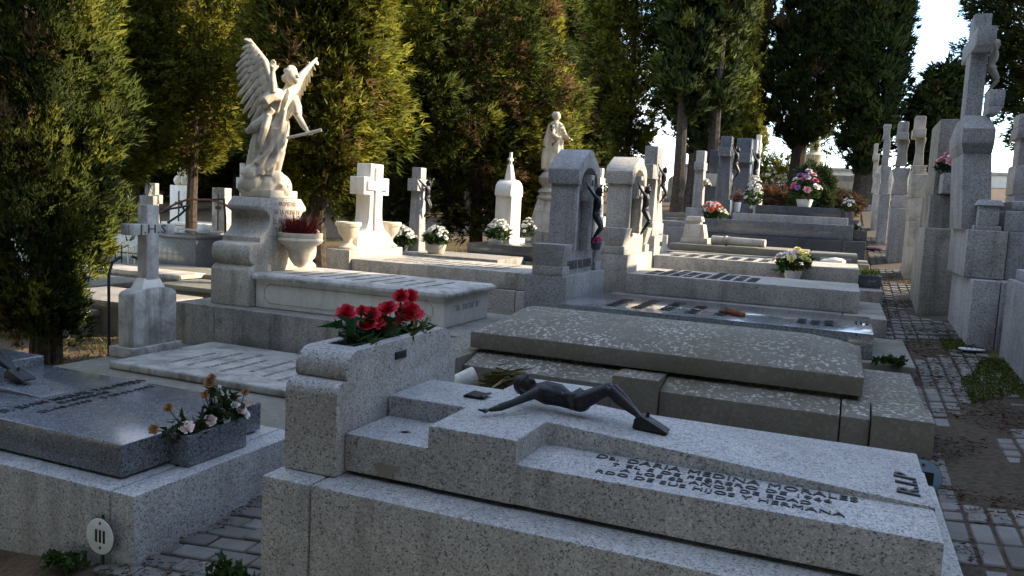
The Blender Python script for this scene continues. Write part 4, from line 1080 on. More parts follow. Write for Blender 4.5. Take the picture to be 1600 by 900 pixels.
# dark tombs further back
z6 = float(ony(1334, 353, 11.9)[2])
t6 = tomb('dark_slab_tomb', 'dark blue granite tomb on a stepped plinth behind the fallen column', -1.95, .1, 11.75, 12.85, z6, z6-.2, .27, 11.6, 13.0, 'granite_blue', 'granite_dark', [(-1.3+.14*i, .7, .2, .1) for i in range(5)], 'letter_grey', seed=4)
box(.105, .28, 11.9, 12.4, z6-.2, z6-.06).build('foot_box', 'granite_dark', t6, .006)
z7 = float(ony(1326, 341, 13.35)[2])
t7 = tomb('dark_slab_tomb', 'grey granite tomb at the foot of the polished cross with the black figure', -1.7, .03, 13.3, 14.3, z7, z7-.2, .2, 13.15, 14.5, 'granite_grey', 'granite_dark', [(-1.4+.15*i, .6, .2, .1) for i in range(6)], 'letter_grey', seed=5)
z8 = float(ony(1318, 326, 14.8)[2])
t8 = tomb('dark_slab_tomb', 'dark granite tomb carrying the tall purple and white bouquet', -1.5, -.05, 14.75, 15.8, z8, z8-.18, .2, 14.6, 16, 'granite_dark', 'granite_dark', [(-1.3+.15*i, .6, .2, .1) for i in range(4)], 'letter_grey', seed=6)

# ------------------------------------------------------------------ headstones of the middle row
def headstone(label, xf, ya, yb, base_z, base_x, by0, by1, sh_z, peak, pier, mat, corp, seed, text=None, g=0.7, lit=False):
    """gabled headstone: base, two short piers, shaft with arched recess, cross and a bronze figure on its +X face"""
    h = thing('gabled_headstone', label, 'headstone', (xf-.12, (ya+yb)/2, gz(xf, ya)))
    yc = (ya+yb)/2
    box(base_x-.36, base_x, by0, by1, g, base_z).build('base', mat, h, .01)
    for s, y in ((0, by0), (1, by1)):
        a, b = (y, y+.17) if s == 0 else (y-.17, y)
        MB().box(base_x-.3, base_x-.04, a, b, base_z, base_z+.075).frust(base_x-.3, base_x-.06, a+.01, b-.01, base_z+.075, base_x-.31, base_x-.02, a-.01, b+.015, base_z+.25).build('pier', mat, h, .008)
    box(base_x-.25, base_x-.07, by0+.175, by1-.175, base_z, base_z+.19).build('name_block', mat, h, .006)
    box(xf-.2, xf, ya, yb, base_z+.01, sh_z).build('shaft', mat, h, .008)
    cap = [(ya-.03, sh_z-.02), (ya-.03, sh_z+.1), (ya+.02, sh_z+.15), (yc-.03, peak), (yc+.03, peak), (yb-.02, sh_z+.15), (yb+.03, sh_z+.1), (yb+.03, sh_z-.02),
           (yb-.05, sh_z-.02)] + [(yc+(yb-ya-.1)/2*math.cos(a), sh_z-.02+.15*math.sin(a)) for a in np.linspace(0, math.pi, 9)[1:-1]] + [(ya+.05, sh_z-.02)]
    prism(cap, 'x', xf-.22, xf+.05).build('gable', mat, h, .006)
    for y in (ya, yb-.05): box(xf, xf+.035, y, y+.05, base_z+.2, sh_z-.021).build('side_strip', mat, h, .005)
    zc = sh_z-.06
    cr = [(yc-.045, base_z+.2), (yc-.045, zc-.09), (yc-.16, zc-.09), (yc-.16, zc), (yc-.045, zc), (yc-.045, zc+.13), (yc+.045, zc+.13), (yc+.045, zc), (yc+.16, zc), (yc+.16, zc-.09), (yc+.045, zc-.09), (yc+.045, base_z+.2)]
    prism(cr, 'x', xf+.001, xf+.075).build('cross', mat, h, .005)
    box(xf+.075, xf+.083, yc-.035, yc+.035, zc+.04, zc+.09).build('title_plate', 'black_paint', h, .002)
    if text: lettering(h, text, .1, (base_x-.069, by0+.2, base_z+.04), (0, 1, 0), (0, 0, 1), 'letter_grey', .003, 1, .003, width=by1-by0-.42)
    return h, (xf+.076, yc, zc-.045)
def hanging_corpus(label, pos, s=0.62):
    """small crucified figure on a vertical cross that faces +X"""
    r = thing('crucified_figure', label, 'figure', pos)
    o = bpy.data.objects.new('body', CORPUS); C.objects.link(o); o.parent = r
    # lying frame: head -X, up +Z (face), arms +-Y  ->  head up, face +X
    o.matrix_local = Matrix(((0, 0, s, 0.0), (0, -s, 0, 0), (-s, 0, 0, -.06*s), (0, 0, 0, 1)))
    return r
hA, pA = headstone('dark grey gabled headstone with black crucified figure and a lettered family name', -2.08, 6.27, 6.82, 1.08, -2.0, 5.98, 7.06, 1.84, 2.12, True, 'granite_base', True, 1, 'FAMILIA VILLASANTE', .6)
hanging_corpus('black crucified figure on the dark gabled headstone', (pA[0], pA[1], pA[2]), .8)
hB, pB = headstone('sunlit gabled headstone with dark crucified figure behind the dark one', -1.95, 7.5, 8.03, 1.21, -1.87, 7.36, 8.4, 1.9, 2.15, True, 'granite_warm', True, 2, None, .7)
hanging_corpus('dark crucified figure on the sunlit gabled headstone', pB, .8)
# headstone in the form of a flared cross
h = thing('cross_headstone', 'flared granite cross headstone with small dark figure and a name plate', 'headstone', (-2.1, 9.2, gz(-2.1, 9.2)))
box(-2.3, -1.97, 8.92, 9.66, .85, 1.36).build('base', 'granite_warm', h, .01)
box(-1.969, -1.962, 9.2, 9.32, 1.24, 1.29).build('name_plate', 'black_paint', h, .001)
MB().box(-2.25, -2.02, 9.0, 9.58, 1.36, 1.5).frust(-2.24, -2.03, 9.02, 9.56, 1.5, -2.2, -2.05, 9.16, 9.42, 2.0).build('shaft', 'granite_warm', h, .008)
box(-2.21, -2.04, 8.92, 9.66, 2.0, 2.16).build('arms', 'granite_base', h, .008)
box(-2.2, -2.05, 9.14, 9.44, 2.16, 2.38).build('top', 'granite_base', h, .008)
box(-2.049, -2.03, 9.24, 9.34, 1.5, 1.999).build('inner_cross', 'granite_warm', h, .004)
hanging_corpus('small dark crucified figure on the flared cross headstone', (-2.035, 9.29, 2.08), .7)
pk = bouquet('pink blossoms in a green pot on the dark headstone\'s base', tuple(onx(933, 366, -2.0)), ['magenta', 'pink'], 5, .05, .04, .035, vase=(.045, .06, 'granite_dark'), seed=5, nl=25)
pk.location.z = 1.27
wl = bouquet('small dried silvery flowers on the dark headstone\'s name block', (-2.12, 6.35, 1.275), ['white', 'pale'], 4, .05, .03, .02, seed=6, nl=25, leaf=(.12, .13, .1))

def cross_pillar(label, x, y, g, z0, z1, tw, arm, mat, th=.16, arm_z=.72, base=None, flare=1.35, name='granite_cross', top_over=None):
    """upright cross facing +X: flared shaft, arms along Y, stepped foot"""
    h = thing(name, label, 'cross', (x, y, gz(x, y)))
    if base: box(x-base[0], x+base[0], y-base[1], y+base[1], g, z0).build('foot', mat, h, .01)
    H = z1-z0; za = z0+H*arm_z; aw = H*.11
    MB().frust(x-th*flare/2, x+th*flare/2, y-tw*flare, y+tw*flare, z0, x-th/2, x+th/2, y-tw, y+tw, za).build('shaft', mat, h, .008)
    box(x-th*.56, x+th*.56, y-arm, y+arm, za, za+aw*1.3).build('arms', mat, h, .008)
    box(x-th/2, x+th/2, y-tw, y+tw, za+aw*1.3, z1).build('top', mat, h, .008)
    return h, (x+th*.56+.01, y, za+aw*.6)
def zat(px, py, Y): return float(ony(px, py, Y)[2])
Y = 12.2; x = float(ony(1092, 300, Y)[0])
cross_pillar('slim pale granite cross with a white wreath of flowers hung on it', x, Y, gz(x, Y)-.1, zat(1092, 325, Y), zat(1092, 236, Y), .09, .16, 'granite_grey', .13, .66, (.14, .2), 1.15)
w = bouquet('white wreath hanging on the slim pale cross', (x+.1, Y-.05, zat(1098, 292, Y)), ['white', 'yellow', 'white'], 9, .07, .1, .04, seed=11, nl=40)
Y = 12.0; q = ony(1110, 335, Y); bouquet('large bouquet of peach, pink and white flowers beneath the slim pale cross', (q[0]+.02, 12.1, z6), ['pale', 'white', 'pink', 'orange', 'yellow'], 34, .2, .24, .052, seed=12, nl=120, leaf=(.05, .09, .03))
Y = 13.75; x = float(ony(1132, 280, Y)[0])
hE, pE = cross_pillar('polished grey granite cross with flared shaft and a black figure', x, Y, gz(x, Y)-.1, zat(1132, 312, Y), zat(1137, 214, Y), .12, .26, 'granite_blue', .18, .68, (.16, .26), 1.3)
hanging_corpus('black crucified figure on the polished grey cross', pE, .95)
Y = 15.2; x = float(ony(1160, 280, Y)[0])
hF, pF = cross_pillar('broad blue-grey granite cross next to the polished one', x, Y, gz(x, Y)-.1, zat(1160, 318, Y), zat(1167, 217, Y), .14, .33, 'granite_blue', .26, .62, (.2, .3), 1.15)
hanging_corpus('large black crucified figure on the broad blue-grey cross', pF, 1.15)
Y = 17.0; x = float(ony(1172, 280, Y)[0])
cross_pillar('grey granite cross partly hidden by the broad blue-grey cross', x, Y, gz(x, Y)-.1, zat(1172, 310, Y), zat(1176, 219, Y), .14, .3, 'granite_grey', .2, .65, (.2, .3), 1.2)
Y = 18.5; x = float(ony(1181, 280, Y)[0])
cross_pillar('thin white marble cross at the end of the row of crosses', x, Y, gz(x, Y)-.1, zat(1180, 310, Y), zat(1181, 211, Y), .08, .22, 'marble_white', .1, .74, (.15, .25), 1.2)
h = thing('stone_pillar_tomb', 'dark stone pillar with pale band behind the polished cross', 'headstone', at(1122, 17))
q = at(1120, 17); x, y, z = q; MB().box(x-.22, x+.22, y-.15, y+.15, z-.1, zat(1120, 292, 17)).build('lower_shaft', 'granite_dark', h, .01)
box(x-.25, x+.25, y-.18, y+.18, zat(1120, 292, 17), zat(1120, 272, 17)).build('band', 'limestone', h, .01); box(x-.2, x+.2, y-.14, y+.14, zat(1120, 272, 17), zat(1120, 235, 17)).build('upper_shaft', 'granite_dark', h, .01)

def px_bouquet(label, px, py, Y, z, kinds, n, wpx, hpx, seed, vase=None, **k):
    q = ony(px, py, Y); s = 1/ppm(q)
    return bouquet(label, (q[0], q[1], z), kinds, n, wpx*s/2, hpx*s, wpx*s*.13, seed=seed, vase=vase, **k)
px_bouquet('yellow and white chrysanthemum spray in a grey pot between two pale slabs', 1238, 432, 8.75, 1.0, ['yellow', 'white', 'pale', 'yellow', 'white'], 18, 60, 34, 14, vase=(.09, .09, 'paper'), nl=45, leaf=(.04, .07, .02), leafL=.1)
px_bouquet('white and pale blue wreath leaning on the broad blue-grey cross', 1177, 312, 15.0, z8-.05, ['white'], 30, 30, 48, 15, nl=90)
px_bouquet('red-brown dried bouquet in a white jar beside the polished cross', 1152, 312, 14.0, z7+.02, ['dry', 'orange'], 8, 18, 20, 16, vase=(.07, .16, 'paper'), nl=60, leaf=(.12, .05, .03))
px_bouquet('tall purple, white and magenta bouquet in a white pot on the dark tomb', 1257, 314, 15.0, z8+.002, ['white', 'magenta', 'purple', 'white', 'purple', 'pink'], 26, 44, 44, 17, vase=(.14, .13, 'paper'), nl=120)
px_bouquet('white lilies in a grey pot at the foot of the furthest dark tomb', 1326, 325, 14.7, z8-.3, ['white'], 12, 24, 22, 18, vase=(.1, .25, 'granite_dark'), nl=50)
px_bouquet('pale pink blossoms in the dark box at a stepped tomb\'s foot', 1340, 353, 12.1, z6-.06, ['pale', 'pink', 'white'], 7, 20, 12, 19, nl=40)
rb = thing('crumpled_wrapper', 'crumpled dark purple wrapping lying beside the path', 'litter', tuple(ong(1364, 391)))
q = ong(1364, 391); MB().ball((q[0], q[1], q[2]+.02), (.17, .05, .03), 10, 6).ball((q[0]+.08, q[1]+.03, q[2]+.02), (.1, .06, .03), 8, 6).build('wrapper', 'ribbon', rb, 0)
pb = thing('paper_scrap', 'crumpled pale paper lying on the ruined tomb\'s lower ledge', 'litter', tuple(ony(1306, 402, 10.0)))
q = ony(1306, 402, 10.05); MB().ball((q[0], q[1], z5-.08), (.12, .07, .045), 7, 5).ball((q[0]-.08, q[1], z5-.085), (.09, .06, .03), 6, 5).build('scrap', 'paper', pb, 0)

# ------------------------------------------------------------------ right-hand row: backs of monuments against the path
t = thing('tall_cross_monument', 'tall grey granite cross on a massive stepped block, box at the foot of the cross', 'monument', (1.2, 7.2, gz(1.2, 7.2)))
g = .6
box(.905, 1.085, 6.75, 8.0, g, 1.245).build('step_block', 'granite_grey', t, .01)
box(1.09, 3.2, 6.7, 8.0, g, 1.247).build('step_block', 'granite_base', t, .01)
box(.86, 1.128, 6.93, 8.0, 1.25, 1.612).build('upper_block', 'granite_base', t, .01)
box(1.133, 3.2, 6.95, 8.0, 1.25, 1.61).build('upper_block', 'granite_base', t, .01)
MB().frust(.83, 1.03, 7.08, 7.85, 1.614, .79, .985, 7.1, 7.84, 2.2).frust(.79, .985, 7.1, 7.84, 2.2, .765, .985, 7.03, 7.88, 2.27).box(.765, .985, 7.03, 7.88, 2.27, 2.38).frust(.765, .985, 7.03, 7.88, 2.38, .79, .95, 7.2, 7.72, 2.5).build('pedestal', 'granite_base', t, .006)
box(.795, .915, 7.32, 7.58, 2.5, 3.30).build('shaft', 'granite_grey', t, .008)
box(.79, .92, 7.02, 7.88, 3.0, 3.14).build('arms', 'granite_grey', t, .008)
MB().frust(.925, 1.0, 7.1, 7.35, 2.5, .925, 1.03, 7.1, 7.35, 2.56).box(.925, 1.03, 7.1, 7.35, 2.56, 2.68).build('side_box', 'granite_grey', t, .006)
hc = hanging_corpus('pale figure on the far side of the tall granite cross', (.925, 7.45, 3.05), .75)
hc.children[0].data = hc.children[0].data.copy(); hc.children[0].data.materials[0] = MATS['limestone']
bl = thing('stone_bollard', 'small capped granite bollard on the corner of the tall cross monument', 'bollard', (.985, 7.0, 1.613))
MB().box(.9, 1.08, 6.955, 7.075, 1.614, 1.65).build('foot', 'granite_grey', bl, .006); MB().box(.92, 1.06, 6.965, 7.065, 1.65, 1.8).build('shaft', 'granite_grey', bl, .012); MB().frust(.895, 1.085, 6.94, 7.075, 1.8, .92, 1.06, 6.965, 7.06, 1.845).build('cap', 'granite_grey', bl, .01)
t = thing('granite_block_tomb', 'grey granite slab tomb with a moulded top beside the capped bollard', 'tomb', (1.6, 7.2, 1.613))
box(1.1, 3.0, 7.0, 7.9, 1.614, 1.77).build('slab', 'granite_grey', t, .012); box(1.15, 2.9, 7.1, 7.8, 1.772, 1.85).build('raised_top', 'granite_base', t, .03)
t = thing('low_granite_tomb', 'plain grey granite tomb wall in front of the tall cross monument', 'tomb', (1.9, 5.6, gz(1.9, 5.6)))
box(1.085, 3.2, 4.6, 6.52, .4, 1.285).build('wall', 'granite_base', t, .01)
box(1.12, 3.1, 4.7, 6.45, 1.287, 1.36).build('slab', 'granite_grey', t, .01)
def stele(label, Y, depth, parts, mat, name='stone_stele', cat='monument'):
    """stack of blocks read off the photograph on the plane Y: (px0, px1, py_top, py_bottom, setback)"""
    first = parts[-1]; q = ony((first[0]+first[1])/2, first[3], Y)
    t = thing(name, label, cat, (q[0], Y+depth/2, gz(q[0], Y)))
    for i, (a, b, yt, yb_, sb, nm, *prof) in enumerate(parts):
        x0 = ony(a, (yt+yb_)/2, Y+sb)[0]; x1 = ony(b, (yt+yb_)/2, Y+sb)[0]
        zt = zat((a+b)/2, yt, Y+sb); zb = zat((a+b)/2, yb_, Y+sb)
        if i == len(parts)-1: zb = gz(x0, Y)-.1
        o = MB()
        if prof and prof[0] == 'scroll':
            n = 12; H = zt-zb
            pr = [(.0, 0), (.05, .06), (.02, .2), (-.02, .45), (-.03, .6), (.03, .8), (.07, .9), (.06, 1.0)]
            k_ = (x1-x0)*1.6; poly = [(x0-w*k_, zb+H*q) for w, q in pr] + [(x1+w*k_, zb+H*q) for w, q in reversed(pr)]
            o.prism(poly, 'y', Y+sb, Y+depth-sb)
        else: o.box(x0, x1, Y+sb, Y+depth-sb, zb+.001, zt)
        o.build(nm, mat, t, .01)
    return t
st2 = stele('broad weathered stele with a stone flower box behind the tall cross monument', 8.25, 1.0, [(1464, 1502, 186, 305, .1, 'slab_stone'), (1452, 1497, 305, 357, .05, 'middle_block'), (1440, 1490, 357, 470, 0, 'lower_block')], 'granite_old')
q = ony(1482, 290, 8.2); fbx = thing('stone_flower_box', 'pale granite box fixed to the broad weathered stele', 'planter', (float(q[0]), 8.15, zat(1482, 304, 8.2)))
x0, x1 = float(ony(1470, 285, 8.2)[0]), float(ony(1495, 285, 8.2)[0]); box(x0, x1, 8.03, 8.348, zat(1482, 303, 8.2), zat(1482, 272, 8.2)).build('box', 'granite_grey', fbx, .008)
bouquet('pink hydrangeas standing in the stone flower box', ((x0+x1)/2, 8.17, zat(1482, 272, 8.2)), ['pink', 'pink', 'pale'], 18, .13, .18, .05, seed=22, nl=60, leaf=(.02, .035, .015))
stele('slender cross pillar of pale stone on a moulded pedestal along the path', 10.6, .6, [(1430, 1447, 181, 200, .2, 'cross_top'), (1427, 1447, 200, 214, .12, 'cross_arms'), (1431, 1444, 214, 258, .22, 'shaft', 'scroll'), (1427, 1447, 258, 272, .17, 'collar', 'scroll'), (1423, 1448, 272, 310, .1, 'upper_block'), (1421, 1448, 310, 345, .06, 'middle_block'), (1416, 1447, 345, 440, 0, 'lower_block')], 'limestone')
stele('scrolled grey stone pillar between the pale cross pillar and the far steles', 12.2, .7, [(1404, 1420, 190, 207, .2, 'top_block'), (1402, 1420, 207, 218, .12, 'arms'), (1403, 1418, 218, 258, .2, 'shaft', 'scroll'), (1398, 1419, 262, 305, .12, 'scroll_block', 'scroll'), (1396, 1420, 305, 325, .08, 'middle_block'), (1390, 1418, 325, 420, 0, 'lower_block')], 'granite_base')
stele('tall narrow scrolled stele near the far end of the path', 14.8, .6, [(1381, 1391, 194, 218, .15, 'top_block', 'scroll'), (1380, 1390, 218, 260, .15, 'shaft'), (1377, 1390, 260, 302, .1, 'middle_block', 'scroll'), (1373, 1388, 302, 375, 0, 'lower_block')], 'granite_base')
stele('smallest weathered cross pillar at the far end of the path', 17.6, .6, [(1366, 1372, 224, 240, .15, 'top_block'), (1364, 1374, 240, 250, .1, 'arms'), (1365, 1372, 250, 270, .15, 'shaft'), (1364, 1376, 270, 302, .08, 'middle_block', 'scroll'), (1363, 1378, 302, 352, 0, 'lower_block')], 'limestone')
stele('grey column monument at the edge behind the granite slab tomb', 9.4, .5, [(1592, 1612, 178, 198, .1, 'top_block'), (1590, 1614, 198, 216, .05, 'arms'), (1592, 1612, 216, 258, .1, 'shaft'), (1584, 1620, 258, 305, .05, 'middle_block'), (1580, 1625, 305, 400, 0, 'lower_block')], 'granite_base')
d = thing('oval_plaque', 'white oval enamel plaque lying on the mossy path', 'plaque', tuple(ong(1518, 549)))
q = ong(1518, 549); n = 24; z = q[2]+.012
prism([(q[0]+.085*math.cos(2*math.pi*k/n)+.02*math.sin(2*math.pi*k/n), q[1]+.05*math.sin(2*math.pi*k/n)) for k in range(n)], 'z', z, z+.008).build('plate', 'enamel_white', d, .002)
for k in range(3): MB().box(q[0]-.04+.032*k, q[0]-.025+.032*k, q[1]-.012, q[1]+.014, z+.0085, z+.0095).build('mark', 'black_paint', d, 0)
for k, (px, py, a, lab) in enumerate(((1467, 484, .35, 'tilted broken flagstone leaning on the tall cross monument'), (1448, 468, -.2, 'second broken flagstone half hidden behind the tilted one'))):
    q = ong(px, py); s = thing('broken_flagstone', lab, 'stone', (q[0], q[1], q[2]))
    o = MB().prism([(q[0]-.14, q[1]-.1), (q[0]+.1, q[1]-.14), (q[0]+.15, q[1]+.12), (q[0]-.1, q[1]+.16)], 'z', q[2]+.02, q[2]+.06).build('stone', 'limestone', s, .008)
    s.rotation_euler = (a, .25, .2)

# ------------------------------------------------------------------ white cross tomb with urns, behind the angel
YW = 7.0
x0 = float(ony(547, 402, YW)[0]); x1 = float(ony(846, 432, YW)[0]); zt = zat(700, 417, YW)
t = thing('white_cross_tomb', 'long grey slab tomb in front of the white cross and its urns', 'tomb', ((x0+x1)/2, YW+.5, gz((x0+x1)/2, YW)))
g = gz(x0-.4, YW)-.1
box(x0+.02, x1, YW, YW+1.0, zt-.165, zt).build('slab', 'granite_warm', t, .01)
xm = float(ony(808, 470, YW)[0])
box(x0-.3, xm-.003, YW-.06, YW+1.1, g, zt-.17).build('base_block', 'granite_warm', t, .01)
box(xm+.003, x1+.12, YW-.06, YW+1.1, g, zt-.17).build('base_block', 'granite_warm', t, .01)
for i in range(11):
    worn_line(t, (x0+.35+.125*i, YW+.15, zt+.0005), (0, 1, 0), (-1, 0, 0), .7*random.uniform(.7, 1), .06, 'letter_shallow', 60+i, .002)
yp = YW-.04; a0 = float(ony(511, 400, yp)[0])
zp = zat(511, 388, yp)
pdw = thing('cross_plinth', 'pale granite plinth carrying the white cross and two urns', 'plinth', (a0+.2, YW+.5, zt-.17))
box(a0, x0+.015, yp, YW+1.04, zt-.165, zp).build('block', 'granite_warm', pdw, .01)
wc = thing('white_cross', 'bright white marble cross with raised inner cross on a flared foot', 'cross', (a0+.17, YW+.5, zp))
ppx = ppm((a0, YW+.5, 1.2)); xc = a0+.19; yc = YW+.5
Zc = lambda py: zat(572, py, YW+.5)
zb_ = zp+.002; z_s = Zc(362); z_a0 = Zc(304); z_a1 = Zc(277); z_t = Zc(256)
fl = [(yc-.34, zb_), (yc-.34, zb_+.1), (yc-.3, zb_+.14), (yc-.24, z_s)] + [(yc-.24+.115*math.sin(a), z_s+(z_a0-z_s)*.55*(1-math.cos(a))) for a in np.linspace(0.2, math.pi/2, 6)]
poly = fl + [(yc-.125, z_a0), (yc-.25, z_a0), (yc-.25, z_a1), (yc-.125, z_a1), (yc-.125, z_t)]
poly = poly + [(2*yc-y, z) for y, z in reversed(poly)]
prism(poly, 'x', xc-.13, xc+.05).build('cross', 'marble_white', wc, .008)
iw = .05
poly = [(yc-iw, z_s+.03), (yc-iw, z_a0+.05), (yc-.2, z_a0+.05), (yc-.2, z_a1-.04), (yc-iw, z_a1-.04), (yc-iw, z_t-.04)]
poly = poly + [(2*yc-y, z) for y, z in reversed(poly)]
prism(poly, 'x', xc+.0505, xc+.075).build('inner_cross', 'marble_white', wc, .004)
up = [(.09, 0), (.095, .02), (.07, .035), (.045, .06), (.045, .09), (.06, .115), (.1, .16), (.118, .23), (.132, .24), (.138, .27), (.13, .285), (.1, .285), (.09, .22)]
for k, (y, lab) in enumerate(((YW+.1, 'white stone urn on the near end of the white cross plinth'), (YW+.92, 'white stone urn on the far end of the white cross plinth'))):
    u = thing('stone_urn', lab, 'urn', (xc-.03, y, zp)); MB().lathe(up, xc-.03, y, zp+.002, 22).build('urn_body', 'marble_cream', u, 0)

# ------------------------------------------------------------------ iron-figured crucifix post and white flowers
Y = 9.6; x = float(ony(652, 350, Y)[0]); zpst = zat(655, 262, Y)
hX, pX = cross_pillar('grey stone crucifix post with black figure between white flower pots', x, Y, gz(x, Y)-.1, zat(650, 392, Y), zpst, .075, .17, 'granite_grey', .14, .72, (.16, .2), 1.25)
hanging_corpus('black crucified figure on the grey crucifix post', pX, .85)
px_bouquet('white flowers in a dark pot left of the grey crucifix post', 628, 392, Y-.2, zat(628, 394, Y-.2), ['white'], 20, 44, 30, 31, vase=(.09, .1, 'granite_dark'), nl=110)
px_bouquet('white flowers in a stone pot right of the grey crucifix post', 681, 392, Y-.2, zat(680, 396, Y-.2), ['white'], 14, 42, 30, 32, vase=(.14, .12, 'limestone'), nl=130)
kb = thing('stone_kerb_tomb', 'low stone kerb tomb under the crucifix post and flower pots', 'tomb', (x, Y, gz(x, Y)))
box(x-.9, x+1.4, Y-.4, Y+.5, gz(x, Y)-.1, zat(650, 396, Y-.4)).build('kerb', 'granite_old', kb, .015)

# ------------------------------------------------------------------ dark stepped tomb, white spire and robed statue
Y = 10.2
x0 = float(ony(730, 380, Y)[0]); zt = zat(780, 382, Y)
t = thing('stepped_dark_tomb', 'dark granite stepped tomb in front of the white spire monument', 'tomb', (x0+1, Y+.5, gz(x0+1, Y)))
box(x0, x0+2.4, Y, Y+1.0, zt-.19, zt).build('slab', 'granite_dark', t, .01)
box(x0-.14, x0+2.5, Y-.12, Y+1.1, gz(x0, Y)-.15, zt-.195).build('plinth', 'granite_dark', t, .01)
Y = 11.6; x = float(ony(800, 350, Y)[0]); S = 1/ppm((x, Y, 1.2))
sp = thing('white_spire_monument', 'white marble monument with arched front and slender spire topped by a cross', 'monument', (x, Y, gz(x, Y)))
Zs = lambda py: zat(798, py, Y)
box(x-.5, x+1.6, Y-.45, Y+.75, gz(x, Y)-.15, Zs(391)).build('plinth', 'limestone', sp, .01)
box(x-.26, x+.1, Y-.3, Y+.34, Zs(391), Zs(372)).build('foot', 'marble_white', sp, .01)
za, zb2 = Zs(372), Zs(308); yc = Y+.02
arch = [(yc-.2, za), (yc-.2, zb2), (yc-.25, zb2+.02), (yc-.25, zb2+.1)] + [(yc-.25*math.cos(a), zb2+.1+.17*math.sin(a)) for a in np.linspace(0, math.pi, 9)[1:-1]] + [(yc+.25, zb2+.1), (yc+.25, zb2+.02), (yc+.2, zb2), (yc+.2, za)]
prism(arch, 'x', x-.22, x+.05).build('arched_body', 'marble_white', sp, .008)
MB().box(x-.17, x+.0, yc-.12, yc+.12, Zs(296), Zs(290)).frust(x-.15, x-.01, yc-.1, yc+.1, Zs(290), x-.11, x-.06, yc-.05, yc+.05, Zs(257)).build('spire', 'marble_white', sp, .005)
MB().box(x-.1, x-.065, yc-.022, yc+.022, Zs(257), Zs(238)).box(x-.101, x-.064, yc-.075, yc+.075, Zs(251), Zs(247)).build('spire_cross', 'marble_white', sp, .003)
px_bouquet('large white flowers in a glass before the near side of the white spire', 778, 388, 11.1, zat(779, 386, 11.1), ['white'], 22, 40, 34, 33, vase=(.07, .1, 'plastic_clear'), nl=90)
px_bouquet('large white flowers at the far side of the white spire', 824, 372, 12.1, zat(824, 376, 12.1), ['white'], 16, 28, 30, 34, vase=(.07, .05, 'plastic_clear'), nl=60)
Y = 13.4; x = float(ony(862, 330, Y)[0]); yc = Y; Zs = lambda py: zat(860, py, Y)
pdn = thing('round_pedestal', 'grey stone pedestal with rounded top under the robed statue', 'pedestal', (x, Y, gz(x, Y)))
MB().box(x-.36, x+.3, Y-.4, Y+.4, gz(x, Y)-.15, Zs(362)).build('plinth', 'granite_old', pdn, .01)
MB().frust(x-.32, x+.26, Y-.33, Y+.33, Zs(362), x-.2, x+.2, Y-.22, Y+.22, Zs(312)).build('shaft', 'limestone', pdn, .01)
MB().lathe([(.27, 0), (.28, .04), (.24, .07), (.24, .1), (.27, .13), (.25, .17), (.2, .2), (.2, .23), (.26, .3), (.27, .38), (.2, .47), (.14, .5)], x, Y, Zs(312), 24).build('drum', 'limestone', pdn, 0)
zb3 = Zs(312)+.5; Hs = Zs(174)-zb3
rs = thing('robed_statue', 'cream stone statue of a standing robed figure on the round pedestal', 'statue', (x, Y, zb3))
sb = MB(); f = Hs/1.0
def Q(u, v, z): q = Vector((x, Y, zb3))+UU*(u*f)+VV*(v*f)+Vector((0, 0, z*f)); return tuple(q)
secs = [(*Q(u, 0, z), a*f, b*f) for u, z, a, b in ((0, 0, .17, .16), (0, .1, .16, .15), (.01, .3, .14, .13), (.01, .5, .125, .12), (0, .62, .115, .1), (-.01, .72, .135, .1), (-.01, .79, .12, .085), (-.01, .83, .06, .055))]
ell_rings(sb, secs, 30, .1, 7, 2.0)
sb.ball(Q(.0, -.01, .92), (.06*f, .06*f, .075*f), 12, 9); sb.tube([Q(-.01, 0, .82), Q(0, 0, .88)], [.045*f, .04*f], 8); sb.ball(Q(.045, -.03, .905), (.02*f, .02*f, .025*f), 8, 6); sb.ball(Q(-.03, .02, .93), (.06*f, .06*f, .065*f), 10, 7)
sb.tube([Q(.07, -.05, .75), Q(.13, -.1, .6), Q(.2, -.13, .54)], [.045*f, .04*f, .025*f], 9); sb.ball(Q(.22, -.14, .535), (.026*f, .026*f, .022*f), 8, 6)
for k in range(4): sb.tube([Q(.22, -.14+.012*k, .535), Q(.265, -.15+.014*k, .53)], [.01*f, .007*f], 6)
sb.tube([Q(-.08, -.05, .75), Q(-.1, -.12, .6), Q(-.02, -.16, .55), Q(.03, -.17, .57)], [.045*f, .04*f, .03*f, .022*f], 9)
sb.tube([Q(-.09, .05, .78), Q(-.15, .05, .5), Q(-.17, .02, .2), Q(-.18, 0, .02)], [.04*f, .05*f, .06*f, .05*f], 9)
remesh_obj('body', sb, 'marble_cream', rs, .011, 1)
